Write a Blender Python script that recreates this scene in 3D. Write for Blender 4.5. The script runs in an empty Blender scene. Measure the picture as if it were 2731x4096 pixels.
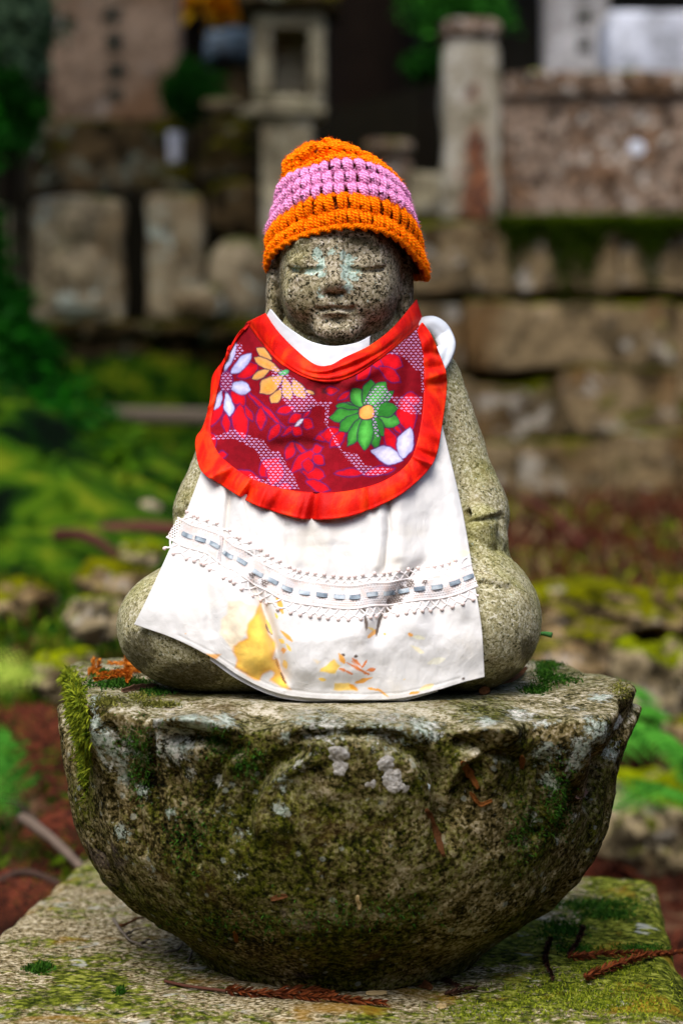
import bpy, math, random
import numpy as np
from mathutils import Vector
from mathutils.bvhtree import BVHTree

scene = bpy.context.scene
col = scene.collection
R = math.radians

# ------------------------------------------------------------------ camera
CAMY, CAMZ, FPX, CX, HY = -2.0, 0.75, 9000.0, 1365.5, 1810.0
cam_data = bpy.data.cameras.new('camera')
cam = bpy.data.objects.new('camera', cam_data)
col.objects.link(cam)
scene.camera = cam
cam.location = (0, CAMY, CAMZ)
cam.rotation_euler = (R(90), 0, 0)
cam_data.sensor_fit = 'VERTICAL'
cam_data.sensor_height = 36.0
cam_data.lens = 36.0 * FPX / 4096.0
cam_data.shift_y = -(2048.0 - HY) / 4096.0
cam_data.clip_start = 0.05
cam_data.clip_end = 400
cam_data.dof.use_dof = True
cam_data.dof.focus_distance = 1.90
cam_data.dof.aperture_fstop = 4.4

# ------------------------------------------------------------------ sky, sun, exposure (overcast, in a wood)
SUN_EL, SUN_AZ = R(56), R(198)      # azimuth: where the light comes from, clockwise from +y
world = bpy.data.worlds.new('World')
scene.world = world
world.use_nodes = True
wt = world.node_tree
wt.nodes.clear()
wo = wt.nodes.new('ShaderNodeOutputWorld')
wb = wt.nodes.new('ShaderNodeBackground')
ws = wt.nodes.new('ShaderNodeTexSky')
ws.sky_type = 'NISHITA'
ws.sun_disc = False
ws.sun_elevation = SUN_EL
ws.sun_rotation = SUN_AZ
ws.air_density = 0.75
ws.dust_density = 2.0
ws.ozone_density = 0.2
wb.inputs['Strength'].default_value = 0.11
wt.links.new(ws.outputs[0], wb.inputs[0])
wt.links.new(wb.outputs[0], wo.inputs[0])
sun_data = bpy.data.lights.new('sun', 'SUN')
sun_data.energy = 1.5
sun_data.angle = R(42)
sun_data.color = (1.0, 0.975, 0.95)
sun = bpy.data.objects.new('sun', sun_data)
col.objects.link(sun)
_d = Vector((math.sin(SUN_AZ) * math.cos(SUN_EL), math.cos(SUN_AZ) * math.cos(SUN_EL), math.sin(SUN_EL)))
sun.rotation_euler = _d.to_track_quat('Z', 'Y').to_euler()
sun.location = (0, 0, 12)
scene.view_settings.view_transform = 'Standard'
scene.view_settings.look = 'None'
scene.view_settings.gamma = 1.0
scene.view_settings.exposure = 1.42
scene.cycles.use_denoising = True
scene.cycles.max_bounces = 6

# ------------------------------------------------------------------ helpers: numbers
def P(px, py, y):
    """photo pixel -> point on the plane at depth y"""
    d = y - CAMY
    return np.array([(px - CX) * d / FPX, y, CAMZ - (py - HY) * d / FPX])

def _hash(i, j, k, s):
    n = (i.astype(np.int64) * 374761393 + j.astype(np.int64) * 668265263 + k.astype(np.int64) * 1274126177 + s * 974711) & 0xFFFFFFFF
    n = ((n ^ (n >> 13)) * 1274126177) & 0xFFFFFFFF
    n = ((n ^ (n >> 16)) * 2246822519) & 0xFFFFFFFF
    return ((n ^ (n >> 15)) & 0xFFFFFF).astype(np.float64) / 0xFFFFFF

def vnoise(p, seed=0):
    p = np.asarray(p, float)
    i = np.floor(p).astype(np.int64)
    f = p - i
    f = f * f * f * (f * (f * 6 - 15) + 10)
    out = 0
    for dx in (0, 1):
        wx = f[:, 0] if dx else 1 - f[:, 0]
        for dy in (0, 1):
            wy = f[:, 1] if dy else 1 - f[:, 1]
            for dz in (0, 1):
                wz = f[:, 2] if dz else 1 - f[:, 2]
                out = out + wx * wy * wz * _hash(i[:, 0] + dx, i[:, 1] + dy, i[:, 2] + dz, seed)
    return out * 2 - 1

def fbm(p, scale, octaves=3, seed=0, gain=0.5):
    p = np.asarray(p, float) * scale
    o, a, n = 0, 1.0, 0
    for q in range(octaves):
        o = o + a * vnoise(p, seed + q * 17)
        n += a
        a *= gain
        p = p * 2.03 + 11.3
    return o / n

def sstep(a, b, x):
    t = np.clip((x - a) / (b - a), 0, 1)
    return t * t * (3 - 2 * t)

def smin(a, b, k):
    h = np.clip(0.5 + 0.5 * (b - a) / k, 0, 1)
    return b + (a - b) * h - k * h * (1 - h)

def smax(a, b, k):
    return -smin(-a, -b, k)

def catmull(pts, n):
    """resample a polyline smoothly by arc length"""
    p = np.asarray(pts, float)
    e = np.vstack([2 * p[0] - p[1], p, 2 * p[-1] - p[-2]])
    out = []
    for i in range(1, len(e) - 2):
        t = np.linspace(0, 1, 24, endpoint=False)[:, None]
        a, b, c, d = e[i - 1], e[i], e[i + 1], e[i + 2]
        out.append(0.5 * (2 * b + (c - a) * t + (2 * a - 5 * b + 4 * c - d) * t ** 2 + (3 * b - a - 3 * c + d) * t ** 3))
    o = np.vstack(out + [p[-1:]])
    s = np.concatenate([[0], np.cumsum(np.linalg.norm(np.diff(o, axis=0), axis=1))])
    u = np.linspace(0, s[-1], n)
    return np.stack([np.interp(u, s, o[:, k]) for k in range(o.shape[1])], 1)

def polydist(q, line):
    """distance and signed side of 2-D points q to an open polyline"""
    q = np.asarray(q, float)
    best = np.full(len(q), 1e9)
    side = np.zeros(len(q))
    along = np.zeros(len(q))
    L = 0
    for a, b in zip(line[:-1], line[1:]):
        a, b = np.array(a, float), np.array(b, float)
        ab = b - a
        l = np.linalg.norm(ab)
        t = np.clip(((q - a) @ ab) / (l * l), 0, 1)
        d = q - (a + t[:, None] * ab)
        r = np.linalg.norm(d, axis=1)
        m = r < best
        best[m] = r[m]
        side[m] = np.sign(ab[0] * d[:, 1] - ab[1] * d[:, 0])[m]
        along[m] = L + t[m] * l
        L += l
    return best, side, along / L

def inpoly(q, poly):
    x, y = q[:, 0], q[:, 1]
    c = np.zeros(len(q), bool)
    n = len(poly)
    for i in range(n):
        x1, y1 = poly[i]
        x2, y2 = poly[(i + 1) % n]
        if y1 == y2:
            continue
        m = ((y1 > y) != (y2 > y)) & (x < (x2 - x1) * (y - y1) / (y2 - y1) + x1)
        c ^= m
    return c

# ------------------------------------------------------------------ helpers: signed distance volumes -> quads
def volume(lo, hi, h):
    ax = [np.arange(lo[k], hi[k] + h, h) for k in range(3)]
    X, Y, Z = np.meshgrid(*ax, indexing='ij')
    return X.astype(np.float32), Y.astype(np.float32), Z.astype(np.float32)

def sd_ell(X, Y, Z, c, r):
    x, y, z = (X - c[0]), (Y - c[1]), (Z - c[2])
    k0 = np.sqrt((x / r[0]) ** 2 + (y / r[1]) ** 2 + (z / r[2]) ** 2) + 1e-6
    k1 = np.sqrt((x / r[0] ** 2) ** 2 + (y / r[1] ** 2) ** 2 + (z / r[2] ** 2) ** 2) + 1e-6
    return k0 * (k0 - 1) / k1

def sd_cap(X, Y, Z, a, b, r0, r1):
    a, b = np.array(a, float), np.array(b, float)
    ab = b - a
    t = np.clip(((X - a[0]) * ab[0] + (Y - a[1]) * ab[1] + (Z - a[2]) * ab[2]) / (ab @ ab), 0, 1)
    return np.sqrt((X - a[0] - t * ab[0]) ** 2 + (Y - a[1] - t * ab[1]) ** 2 + (Z - a[2] - t * ab[2]) ** 2) - (r0 + (r1 - r0) * t)

def surface_nets(Fv, lo, h):
    nx, ny, nz = Fv.shape
    ins = Fv < 0
    cnt = np.zeros((nx - 1, ny - 1, nz - 1), np.int8)
    offs = [(a, b, c) for a in (0, 1) for b in (0, 1) for c in (0, 1)]
    for a, b, c in offs:
        cnt += ins[a:nx - 1 + a, b:ny - 1 + b, c:nz - 1 + c]
    act = (cnt > 0) & (cnt < 8)
    idx = np.argwhere(act)
    C = np.stack([Fv[idx[:, 0] + a, idx[:, 1] + b, idx[:, 2] + c] for a, b, c in offs], 1).astype(float)
    s = np.zeros((len(idx), 3))
    n = np.zeros(len(idx))
    for u in range(8):
        for v in range(u + 1, 8):
            if sum(abs(offs[u][k] - offs[v][k]) for k in range(3)) != 1:
                continue
            m = (C[:, u] < 0) != (C[:, v] < 0)
            t = C[m, u] / (C[m, u] - C[m, v])
            s[m] += np.array(offs[u]) + t[:, None] * (np.array(offs[v]) - np.array(offs[u]))
            n[m] += 1
    V = (idx + s / n[:, None]) * h + np.array(lo)
    ids = np.full(act.shape, -1, np.int64)
    ids[act] = np.arange(len(idx))
    Q = []
    for ax in range(3):
        A = np.moveaxis(ins, ax, 0)
        I = np.moveaxis(ids, ax, 0)
        x0, x1 = A[:-1, 1:-1, 1:-1], A[1:, 1:-1, 1:-1]
        for flip in (False, True):
            w = np.argwhere((x0 & ~x1) if not flip else (~x0 & x1))
            if not len(w):
                continue
            i, j, k = w[:, 0], w[:, 1] + 1, w[:, 2] + 1
            q = np.stack([I[i, j - 1, k - 1], I[i, j, k - 1], I[i, j, k], I[i, j - 1, k]], 1)
            if flip != (ax == 1):
                q = q[:, ::-1]
            Q.append(q)
    return V, np.vstack(Q)

# ------------------------------------------------------------------ helpers: objects
LOC = {}

def mesh_data(name, V, F, attrs=None, smooth=True, uv=None):
    V = np.ascontiguousarray(V, dtype=np.float32)
    Fs = F if isinstance(F, list) else [F]
    Fs = [np.asarray(f, dtype=np.int32) for f in Fs if len(f)]
    me = bpy.data.meshes.new(name)
    me.vertices.add(len(V))
    me.vertices.foreach_set('co', V.ravel())
    loops = np.concatenate([f.ravel() for f in Fs])
    tot = np.concatenate([np.full(len(f), f.shape[1], np.int32) for f in Fs])
    st = np.concatenate([[0], np.cumsum(tot)[:-1]]).astype(np.int32)
    me.loops.add(len(loops))
    me.loops.foreach_set('vertex_index', loops)
    me.polygons.add(len(tot))
    me.polygons.foreach_set('loop_start', st)
    me.polygons.foreach_set('use_smooth', np.full(len(tot), smooth))
    me.update(calc_edges=True)
    for k, a in (attrs or {}).items():
        a = np.asarray(a, dtype=np.float32)
        if a.ndim == 1:
            me.attributes.new(k, 'FLOAT', 'POINT').data.foreach_set('value', a)
        else:
            if a.shape[1] == 3:
                a = np.hstack([a, np.ones((len(a), 1), np.float32)])
            me.attributes.new(k, 'FLOAT_COLOR', 'POINT').data.foreach_set('color', np.ascontiguousarray(a).ravel())
    if uv is not None:
        l = me.uv_layers.new(name='UVMap')
        l.data.foreach_set('uv', np.ascontiguousarray(np.asarray(uv, np.float32)[loops]).ravel())
    return me

def tag(o, label=None, cat=None, group=None, kind=None):
    if label: o['label'] = label
    if cat: o['category'] = cat
    if group: o['group'] = group
    if kind: o['kind'] = kind
    return o

def link(name, me, mat, parent=None, loc=None):
    o = bpy.data.objects.new(name, me)
    col.objects.link(o)
    if mat is not None and not me.materials:
        me.materials.append(mat)
    if parent is not None:
        o.parent = parent
        LOC[o] = LOC[parent]
    elif loc is not None:
        o.location = loc
        LOC[o] = np.array(loc, float)
    else:
        LOC[o] = np.zeros(3)
    return o

def mesh_obj(name, V, F, mat, parent=None, loc=None, attrs=None, smooth=True, uv=None):
    base = LOC[parent] if parent is not None else (np.array(loc, float) if loc is not None else np.zeros(3))
    return link(name, mesh_data(name, np.asarray(V) - base, F, attrs, smooth, uv), mat, parent, loc)

def thing(name, label, cat, loc, group=None):
    o = bpy.data.objects.new(name, None)
    col.objects.link(o)
    o.empty_display_size = 0.05
    o.location = loc
    LOC[o] = np.array(loc, float)
    return tag(o, label, cat, group)

class MB:
    def __init__(s):
        s.V, s.F, s.A, s.U, s.n = [], {}, [], [], 0
    def add(s, V, F, a=None, uv=None):
        V = np.asarray(V, float)
        for f in (F if isinstance(F, list) else [F]):
            f = np.asarray(f)
            s.F.setdefault(f.shape[1], []).append(f + s.n)
        s.V.append(V)
        if a is not None:
            a = np.asarray(a, float)
            s.A.append(np.full(len(V), float(a)) if a.ndim == 0 else a)
        if uv is not None:
            s.U.append(uv)
        s.n += len(V)
    def build(s, name, mat, parent=None, loc=None, smooth=True, attr='rnd'):
        V = np.vstack(s.V)
        return mesh_obj(name, V, [np.vstack(f) for f in s.F.values()], mat, parent, loc,
                        {attr: np.concatenate(s.A)} if s.A else None, smooth, np.vstack(s.U) if s.U else None)

def grid_faces(nu, nv, wrap=False):
    i, j = np.meshgrid(np.arange(nu if wrap else nu - 1), np.arange(nv - 1), indexing='ij')
    i, j = i.ravel(), j.ravel()
    k = (i + 1) % nu
    return np.stack([i * nv + j, k * nv + j, k * nv + j + 1, i * nv + j + 1], 1)

def tube(path, rad, sides=6, caps=True):
    p = np.asarray(path, float)
    n = len(p)
    rad = np.broadcast_to(np.asarray(rad, float), (n,))
    t = np.gradient(p, axis=0)
    t /= np.linalg.norm(t, axis=1)[:, None] + 1e-12
    ref = np.array([0, 0, 1.0]) if abs(t[0, 2]) < 0.9 else np.array([1.0, 0, 0])
    u = np.cross(t, ref)
    u /= np.linalg.norm(u, axis=1)[:, None] + 1e-12
    w = np.cross(t, u)
    a = np.linspace(0, 2 * np.pi, sides, endpoint=False)
    V = p[:, None] + rad[:, None, None] * (np.cos(a)[None, :, None] * u[:, None] + np.sin(a)[None, :, None] * w[:, None])
    i, j = np.meshgrid(np.arange(n - 1), np.arange(sides), indexing='ij')
    i, j = i.ravel(), j.ravel()
    k = (j + 1) % sides
    F = np.stack([i * sides + j, i * sides + k, (i + 1) * sides + k, (i + 1) * sides + j], 1)
    s = np.concatenate([[0], np.cumsum(np.linalg.norm(np.diff(p, axis=0), axis=1))])
    uv = np.stack([np.repeat(s, sides), np.tile(a / (2 * np.pi), n)], 1)
    Fs = [F]
    if caps:
        Fs.append(np.array([np.arange(sides)[::-1], (n - 1) * sides + np.arange(sides)]))
    return V.reshape(-1, 3), Fs, uv

def block(c, size, bevel=0.02, amp=0.006, seed=0, n=9, scale=8.0, rotz=0.0, taper=0.0):
    """a rounded, slightly uneven stone block"""
    half = np.array(size, float) / 2
    b = min(bevel, half.min() * 0.98)
    lat = np.linspace(-1, 1, n + 1)
    G = np.array([(i, j, k) for i in range(n + 1) for j in range(n + 1) for k in range(n + 1)
                  if i in (0, n) or j in (0, n) or k in (0, n)])
    key = {tuple(g): q for q, g in enumerate(G)}
    p = np.zeros((len(G), 3))
    for a in range(3):
        g = lat.copy()
        r = b / half[a]
        g[1], g[-2] = -(1 - 0.6 * r), (1 - 0.6 * r)
        if n > 5:
            g[2], g[-3] = -(1 - 1.15 * r), (1 - 1.15 * r)
            g[3:-3] = np.linspace(g[2], g[-3], n - 3)[1:-1]
        p[:, a] = g[G[:, a]] * half[a]
    q = np.clip(p, -(half - b), half - b)
    d = p - q
    l = np.linalg.norm(d, axis=1)[:, None]
    p = q + d / np.maximum(l, 1e-9) * b * (l > 1e-9)
    Fq = []
    for ax in range(3):
        for s in (0, n):
            for i in range(n):
                for j in range(n):
                    v = []
                    for di, dj in ((0, 0), (1, 0), (1, 1), (0, 1)):
                        g = [0, 0, 0]
                        g[ax] = s
                        g[(ax + 1) % 3] = i + di
                        g[(ax + 2) % 3] = j + dj
                        v.append(key[tuple(g)])
                    Fq.append(v if s else v[::-1])
    if amp:
        o = p + seed * 3.7
        p = p + amp * np.stack([fbm(o, scale, 3, seed + 1), fbm(o, scale, 3, seed + 2), fbm(o, scale, 3, seed + 3)], 1) * 1.6
    if taper:
        f = 1 - taper * (p[:, 2:3] / size[2] + 0.5)
        p[:, :2] *= f
    cs, sn = math.cos(rotz), math.sin(rotz)
    p = np.stack([p[:, 0] * cs - p[:, 1] * sn, p[:, 0] * sn + p[:, 1] * cs, p[:, 2]], 1)
    return p + np.array(c), np.array(Fq)

def leaves(centers, size, seed=0, flat=0.0, aspect=2.0):
    """many small folded leaves, two triangles each side of a midrib"""
    g = np.random.default_rng(seed)
    n = len(centers)
    d = g.normal(size=(n, 3))
    d[:, 2] = d[:, 2] * (1 - flat) - 0.25
    d /= np.linalg.norm(d, axis=1)[:, None]
    r = g.normal(size=(n, 3))
    r[:, 2] *= 0.4
    w = np.cross(d, r)
    w /= np.linalg.norm(w, axis=1)[:, None] + 1e-9
    nn = np.cross(d, w)
    s = size * g.uniform(0.6, 1.3, n)[:, None]
    c = np.asarray(centers)
    V = np.stack([c, c + d * s * 0.5 + w * s / aspect * 0.5 + nn * s * 0.08, c + d * s, c + d * s * 0.5 - w * s / aspect * 0.5 + nn * s * 0.08], 1).reshape(-1, 3)
    b = np.arange(n) * 4
    F = np.vstack([np.stack([b, b + 1, b + 2], 1), np.stack([b, b + 2, b + 3], 1)])
    return V, F, np.repeat(g.uniform(0, 1, n), 4)

def blades(pts, nrm, length, width, seed=0, lean=0.6, down=0.0):
    """tiny moss blades standing on a surface"""
    g = np.random.default_rng(seed)
    n = len(pts)
    d = np.asarray(nrm) + g.normal(size=(n, 3)) * lean
    d[:, 2] -= down
    d /= np.linalg.norm(d, axis=1)[:, None]
    w = np.cross(d, g.normal(size=(n, 3)))
    w /= np.linalg.norm(w, axis=1)[:, None] + 1e-9
    L = (length * g.uniform(0.5, 1.4, n))[:, None]
    c = np.asarray(pts)
    mid = c + d * L * 0.55
    tip = c + d * L
    tip[:, 2] -= L[:, 0] * 0.15
    V = np.stack([c - w * width * 0.5, c + w * width * 0.5, mid + w * width * 0.45, tip, mid - w * width * 0.45], 1).reshape(-1, 3)
    b = np.arange(n) * 5
    F = [np.stack([b, b + 1, b + 2, b + 4], 1), np.stack([b + 4, b + 2, b + 3], 1)]
    return V, F, np.repeat(g.uniform(0, 1, n), 5)

# ------------------------------------------------------------------ helpers: materials
class G:
    def __init__(s, name):
        s.mat = bpy.data.materials.new(name)
        s.mat.use_nodes = True
        s.t = s.mat.node_tree
        s.t.nodes.clear()
        s.out = s.t.nodes.new('ShaderNodeOutputMaterial')
        s.b = s.t.nodes.new('ShaderNodeBsdfPrincipled')
        s.t.links.new(s.b.outputs[0], s.out.inputs[0])
        s.b.inputs['Roughness'].default_value = 0.9
        s.b.inputs['Specular IOR Level'].default_value = 0.04
        s._c = None
    def n(s, kind, **kw):
        x = s.t.nodes.new(kind)
        for k, v in kw.items():
            setattr(x, k, v)
        return x
    def put(s, sock, v):
        if hasattr(v, 'is_linked') or isinstance(v, bpy.types.NodeSocket):
            s.t.links.new(v, sock)
        elif isinstance(v, (tuple, list)):
            sock.default_value = tuple(v) + ((1.0,) if len(v) == 3 and sock.type == 'RGBA' else ())
        else:
            sock.default_value = v
    def co(s):
        if s._c is None:
            tc = s.n('ShaderNodeTexCoord')
            oi = s.n('ShaderNodeObjectInfo')
            va = s.n('ShaderNodeVectorMath', operation='ADD')
            mu = s.n('ShaderNodeMath', operation='MULTIPLY')
            s.put(mu.inputs[0], oi.outputs['Random'])
            mu.inputs[1].default_value = 7.0
            s.put(va.inputs[0], tc.outputs['Object'])
            s.put(va.inputs[1], mu.outputs[0])
            s._c = va.outputs[0]
        return s._c
    def scaled(s, v):
        m = s.n('ShaderNodeVectorMath', operation='MULTIPLY')
        s.put(m.inputs[0], s.co())
        m.inputs[1].default_value = v
        return m.outputs[0]
    def uv(s):
        return s.n('ShaderNodeTexCoord').outputs['UV']
    def noise(s, scale, detail=4.0, rough=0.55, dist=0.0, vec=None):
        x = s.n('ShaderNodeTexNoise')
        s.put(x.inputs['Vector'], vec or s.co())
        x.inputs['Scale'].default_value = scale
        x.inputs['Detail'].default_value = detail
        x.inputs['Roughness'].default_value = rough
        x.inputs['Distortion'].default_value = dist
        return x.outputs['Fac']
    def vor(s, scale, out='Distance', vec=None, feature='F1', rnd=1.0):
        x = s.n('ShaderNodeTexVoronoi', feature=feature)
        s.put(x.inputs['Vector'], vec or s.co())
        x.inputs['Scale'].default_value = scale
        x.inputs['Randomness'].default_value = rnd
        return x.outputs[out]
    def red(s, c):
        x = s.n('ShaderNodeSeparateColor')
        s.put(x.inputs[0], c)
        return x.outputs[0]
    def ramp(s, f, stops, interp='LINEAR'):
        x = s.n('ShaderNodeValToRGB')
        x.color_ramp.interpolation = interp
        e = x.color_ramp.elements
        while len(e) < len(stops):
            e.new(0.5)
        for k, (p, c) in enumerate(stops):
            e[k].position = p
            c = (c, c, c) if isinstance(c, (int, float)) else c
            e[k].color = tuple(c) + (1.0,)
        s.put(x.inputs[0], f)
        return x.outputs[0]
    def mix(s, f, a, b, mode='MIX'):
        x = s.n('ShaderNodeMix', data_type='RGBA', blend_type=mode)
        s.put(x.inputs[0], f)
        s.put(x.inputs[6], a)
        s.put(x.inputs[7], b)
        return x.outputs[2]
    def m(s, op, a, b=0.0, clamp=False):
        x = s.n('ShaderNodeMath', operation=op, use_clamp=clamp)
        s.put(x.inputs[0], a)
        s.put(x.inputs[1], b)
        return x.outputs[0]
    def band(s, f, a, b):
        """smooth 0..1 between a and b"""
        x = s.n('ShaderNodeMapRange', interpolation_type='SMOOTHSTEP')
        s.put(x.inputs[0], f)
        x.inputs[1].default_value = a
        x.inputs[2].default_value = b
        return x.outputs[0]
    def up(s):
        g = s.n('ShaderNodeNewGeometry')
        x = s.n('ShaderNodeSeparateXYZ')
        s.put(x.inputs[0], g.outputs['Normal'])
        return x.outputs[2]
    def attr(s, name, fac=True):
        x = s.n('ShaderNodeAttribute', attribute_name=name)
        return x.outputs['Fac'] if fac else x.outputs['Color']
    def bump(s, h, strength=0.5, dist=0.002):
        x = s.n('ShaderNodeBump')
        s.put(x.inputs['Height'], h)
        x.inputs['Strength'].default_value = strength
        x.inputs['Distance'].default_value = dist
        s.put(s.b.inputs['Normal'], x.outputs[0])
    def color(s, c):
        s.put(s.b.inputs['Base Color'], c)
        return s

def plain(name, c, rough=0.85, var=0.25, scale=40.0, bump=0.3):
    g = G(name)
    n = g.noise(scale, 5, 0.6)
    a = tuple(x * (1 - var) for x in c)
    b = tuple(min(1, x * (1 + var)) for x in c)
    g.color(g.mix(n, a, b))
    g.b.inputs['Roughness'].default_value = rough
    if bump:
        g.bump(n, bump, 0.002)
    return g.mat

def leafmat(name, dark, light, trans=0.25):
    g = G(name)
    c = g.mix(g.attr('rnd'), dark, light)
    g.color(c)
    g.b.inputs['Roughness'].default_value = 0.6
    tr = g.n('ShaderNodeBsdfTranslucent')
    g.put(tr.inputs[0], c)
    mx = g.n('ShaderNodeMixShader')
    mx.inputs[0].default_value = trans
    g.put(mx.inputs[1], g.b.outputs[0])
    g.put(mx.inputs[2], tr.outputs[0])
    g.put(g.out.inputs[0], mx.outputs[0])
    return g.mat

def granite(name, dark=(0.022, 0.02, 0.014), mid=(0.19, 0.16, 0.105), lite=(0.40, 0.35, 0.27), pale=(0.56, 0.53, 0.47),
            algae=(0.10, 0.105, 0.02), algae_amt=0.5, rust=(0.12, 0.05, 0.012), rust_amt=0.35, grain=520.0, lichen=None, darkness=0.22):
    g = G(name)
    co = g.co()
    wob = g.n('ShaderNodeVectorMath', operation='ADD')
    nz = g.n('ShaderNodeTexNoise')
    g.put(nz.inputs['Vector'], co)
    nz.inputs['Scale'].default_value = grain * 0.8
    sc = g.n('ShaderNodeVectorMath', operation='SCALE')
    g.put(sc.inputs[0], nz.outputs['Color'])
    sc.inputs['Scale'].default_value = 1.3 / grain
    g.put(wob.inputs[0], co)
    g.put(wob.inputs[1], sc.outputs[0])
    w = wob.outputs[0]
    cell = g.red(g.vor(grain, 'Color', vec=w))
    cell2 = g.red(g.vor(grain * 1.9, 'Color', vec=w))
    clump = g.noise(grain * 0.22, 3, 0.6)
    f = g.m('ADD', g.m('MULTIPLY', cell, 0.52), g.m('ADD', g.m('MULTIPLY', cell2, 0.34), g.m('MULTIPLY', clump, 0.30)))
    d = darkness
    c = g.ramp(f, [(0.0, dark), (d + 0.12, dark), (d + 0.19, mid), (0.56, mid), (0.66, lite), (0.80, lite), (0.92, pale)])
    big = g.noise(14.0, 5, 0.62, 0.6)
    al = g.band(big, 0.62 - 0.25 * algae_amt, 0.80 - 0.15 * algae_amt)
    c = g.mix(g.m('MULTIPLY', al, 0.62), c, g.mix(0.55, algae, g.mix(1.0, c, (0.75, 0.8, 0.3), 'MULTIPLY')))
    ru = g.band(g.noise(19.0, 5, 0.65, 1.2, vec=g.scaled((1, 1, 0.8))), 0.56, 0.72)
    c = g.mix(g.m('MULTIPLY', ru, rust_amt), c, rust)
    if lichen:
        a = g.attr(lichen)
        ln = g.noise(260.0, 5, 0.8)
        lm = g.band(g.m('ADD', a, g.m('MULTIPLY', g.m('SUBTRACT', ln, 0.5), 3.6)), 0.46, 0.56)
        lc = g.ramp(g.noise(420, 3, 0.7), [(0.36, (0.12, 0.17, 0.12)), (0.48, (0.36, 0.47, 0.38)), (0.62, (0.56, 0.66, 0.57))])
        c = g.mix(lm, c, lc)
        dm = g.attr('dirt_dark')
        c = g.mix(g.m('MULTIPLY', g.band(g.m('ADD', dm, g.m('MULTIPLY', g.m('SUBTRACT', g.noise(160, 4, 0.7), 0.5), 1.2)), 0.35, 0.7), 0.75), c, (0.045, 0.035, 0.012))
    g.color(c)
    g.b.inputs['Roughness'].default_value = 0.7
    g.b.inputs['Specular IOR Level'].default_value = 0.12
    g.bump(g.m('ADD', g.m('MULTIPLY', f, 0.8), g.m('MULTIPLY', g.noise(120, 4, 0.6), 1.0)), 0.55, 0.0016)
    return g.mat

def oldstone(name, base, alt, moss=(0.05, 0.09, 0.012), moss_amt=0.4, spot=(0.42, 0.40, 0.36), spot_amt=0.4, scale=1.0, dark=(0.03, 0.026, 0.018), mottle=1.0, satur=1.25):
    """weathered background stone: tone patches, pale lichen spots, moss where it faces up"""
    g = G(name)
    sat = lambda c, k=satur: tuple(max(0.0, (sum(c) / 3) + (x - sum(c) / 3) * k) for x in c)
    base, alt, moss, dark = sat(base), sat(alt), sat(moss, 1.15), tuple(x * 0.45 for x in dark)
    n1 = g.noise(4.5 * scale, 5, 0.6, 0.6)
    n2 = g.noise(11.0 * scale, 6, 0.68, 0.3)
    n3 = g.noise(30.0 * scale, 5, 0.65)
    c = g.ramp(n1, [(0.36, alt), (0.50, base), (0.64, tuple(min(1, x * 1.4) for x in base))])
    c = g.mix(g.m('MULTIPLY', g.band(n2, 0.53, 0.41), 0.92 * mottle), c, dark)
    c = g.mix(g.m('MULTIPLY', g.band(n3, 0.53, 0.64), 0.75 * mottle), c, dark)
    sp = g.band(g.m('ADD', g.m('MULTIPLY', g.noise(9.0 * scale, 4, 0.6, 0.3), 0.7), g.m('MULTIPLY', n3, 0.3)), 0.55, 0.62)
    c = g.mix(g.m('MULTIPLY', sp, spot_amt), c, spot)
    mo = g.m('ADD', g.m('MULTIPLY', g.up(), 0.30), g.m('ADD', g.noise(6.0 * scale, 5, 0.6), moss_amt * 0.5 - 0.25))
    mm = g.band(mo, 0.52, 0.64)
    mc = g.mix(g.band(g.noise(18 * scale, 5, 0.7), 0.35, 0.65), tuple(x * 0.25 for x in moss), tuple(x * 1.7 for x in moss))
    c = g.mix(mm, c, mc)
    g.color(c)
    g.bump(g.m('ADD', n2, g.m('MULTIPLY', g.noise(90 * scale, 4, 0.6), 0.5)), 0.8, 0.02 / scale)
    return g.mat

# ================================================================== THE SETTING
def terrain_z(x, y):
    x, y = np.asarray(x, float), np.asarray(y, float)
    left = 0.03 + 0.42 * sstep(0.7, 2.4, y) + 0.30 * sstep(2.2, 6.4, y)
    left = left + 0.42 * sstep(6.95, 7.1, y)
    right = 0.03 + 0.40 * sstep(2.45, 2.62, y) + 0.16 * sstep(2.6, 6.0, y) + 1.0 * sstep(6.62, 6.72, y)
    k = sstep(-0.35, 0.25, x + 0.06 * np.sin(y * 3))
    z = left * (1 - k) + right * k
    z = z + 0.55 * np.clip(y - 8.6, 0, 60) * sstep(8.6, 10.5, y) * sstep(70, 30, y)
    far = sstep(3.5, 9, np.abs(x))
    z = z + far * 0.5 * sstep(1, 6, y)
    p = np.stack([x.ravel(), y.ravel(), np.zeros(x.size)], 1)
    b = 0.05 * fbm(p, 1.3, 4, 3).reshape(x.shape) + 0.022 * fbm(p, 9.0, 3, 5).reshape(x.shape)
    return z + b * sstep(-0.2, 1.2, np.hypot(x, y - 0.1))

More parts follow.
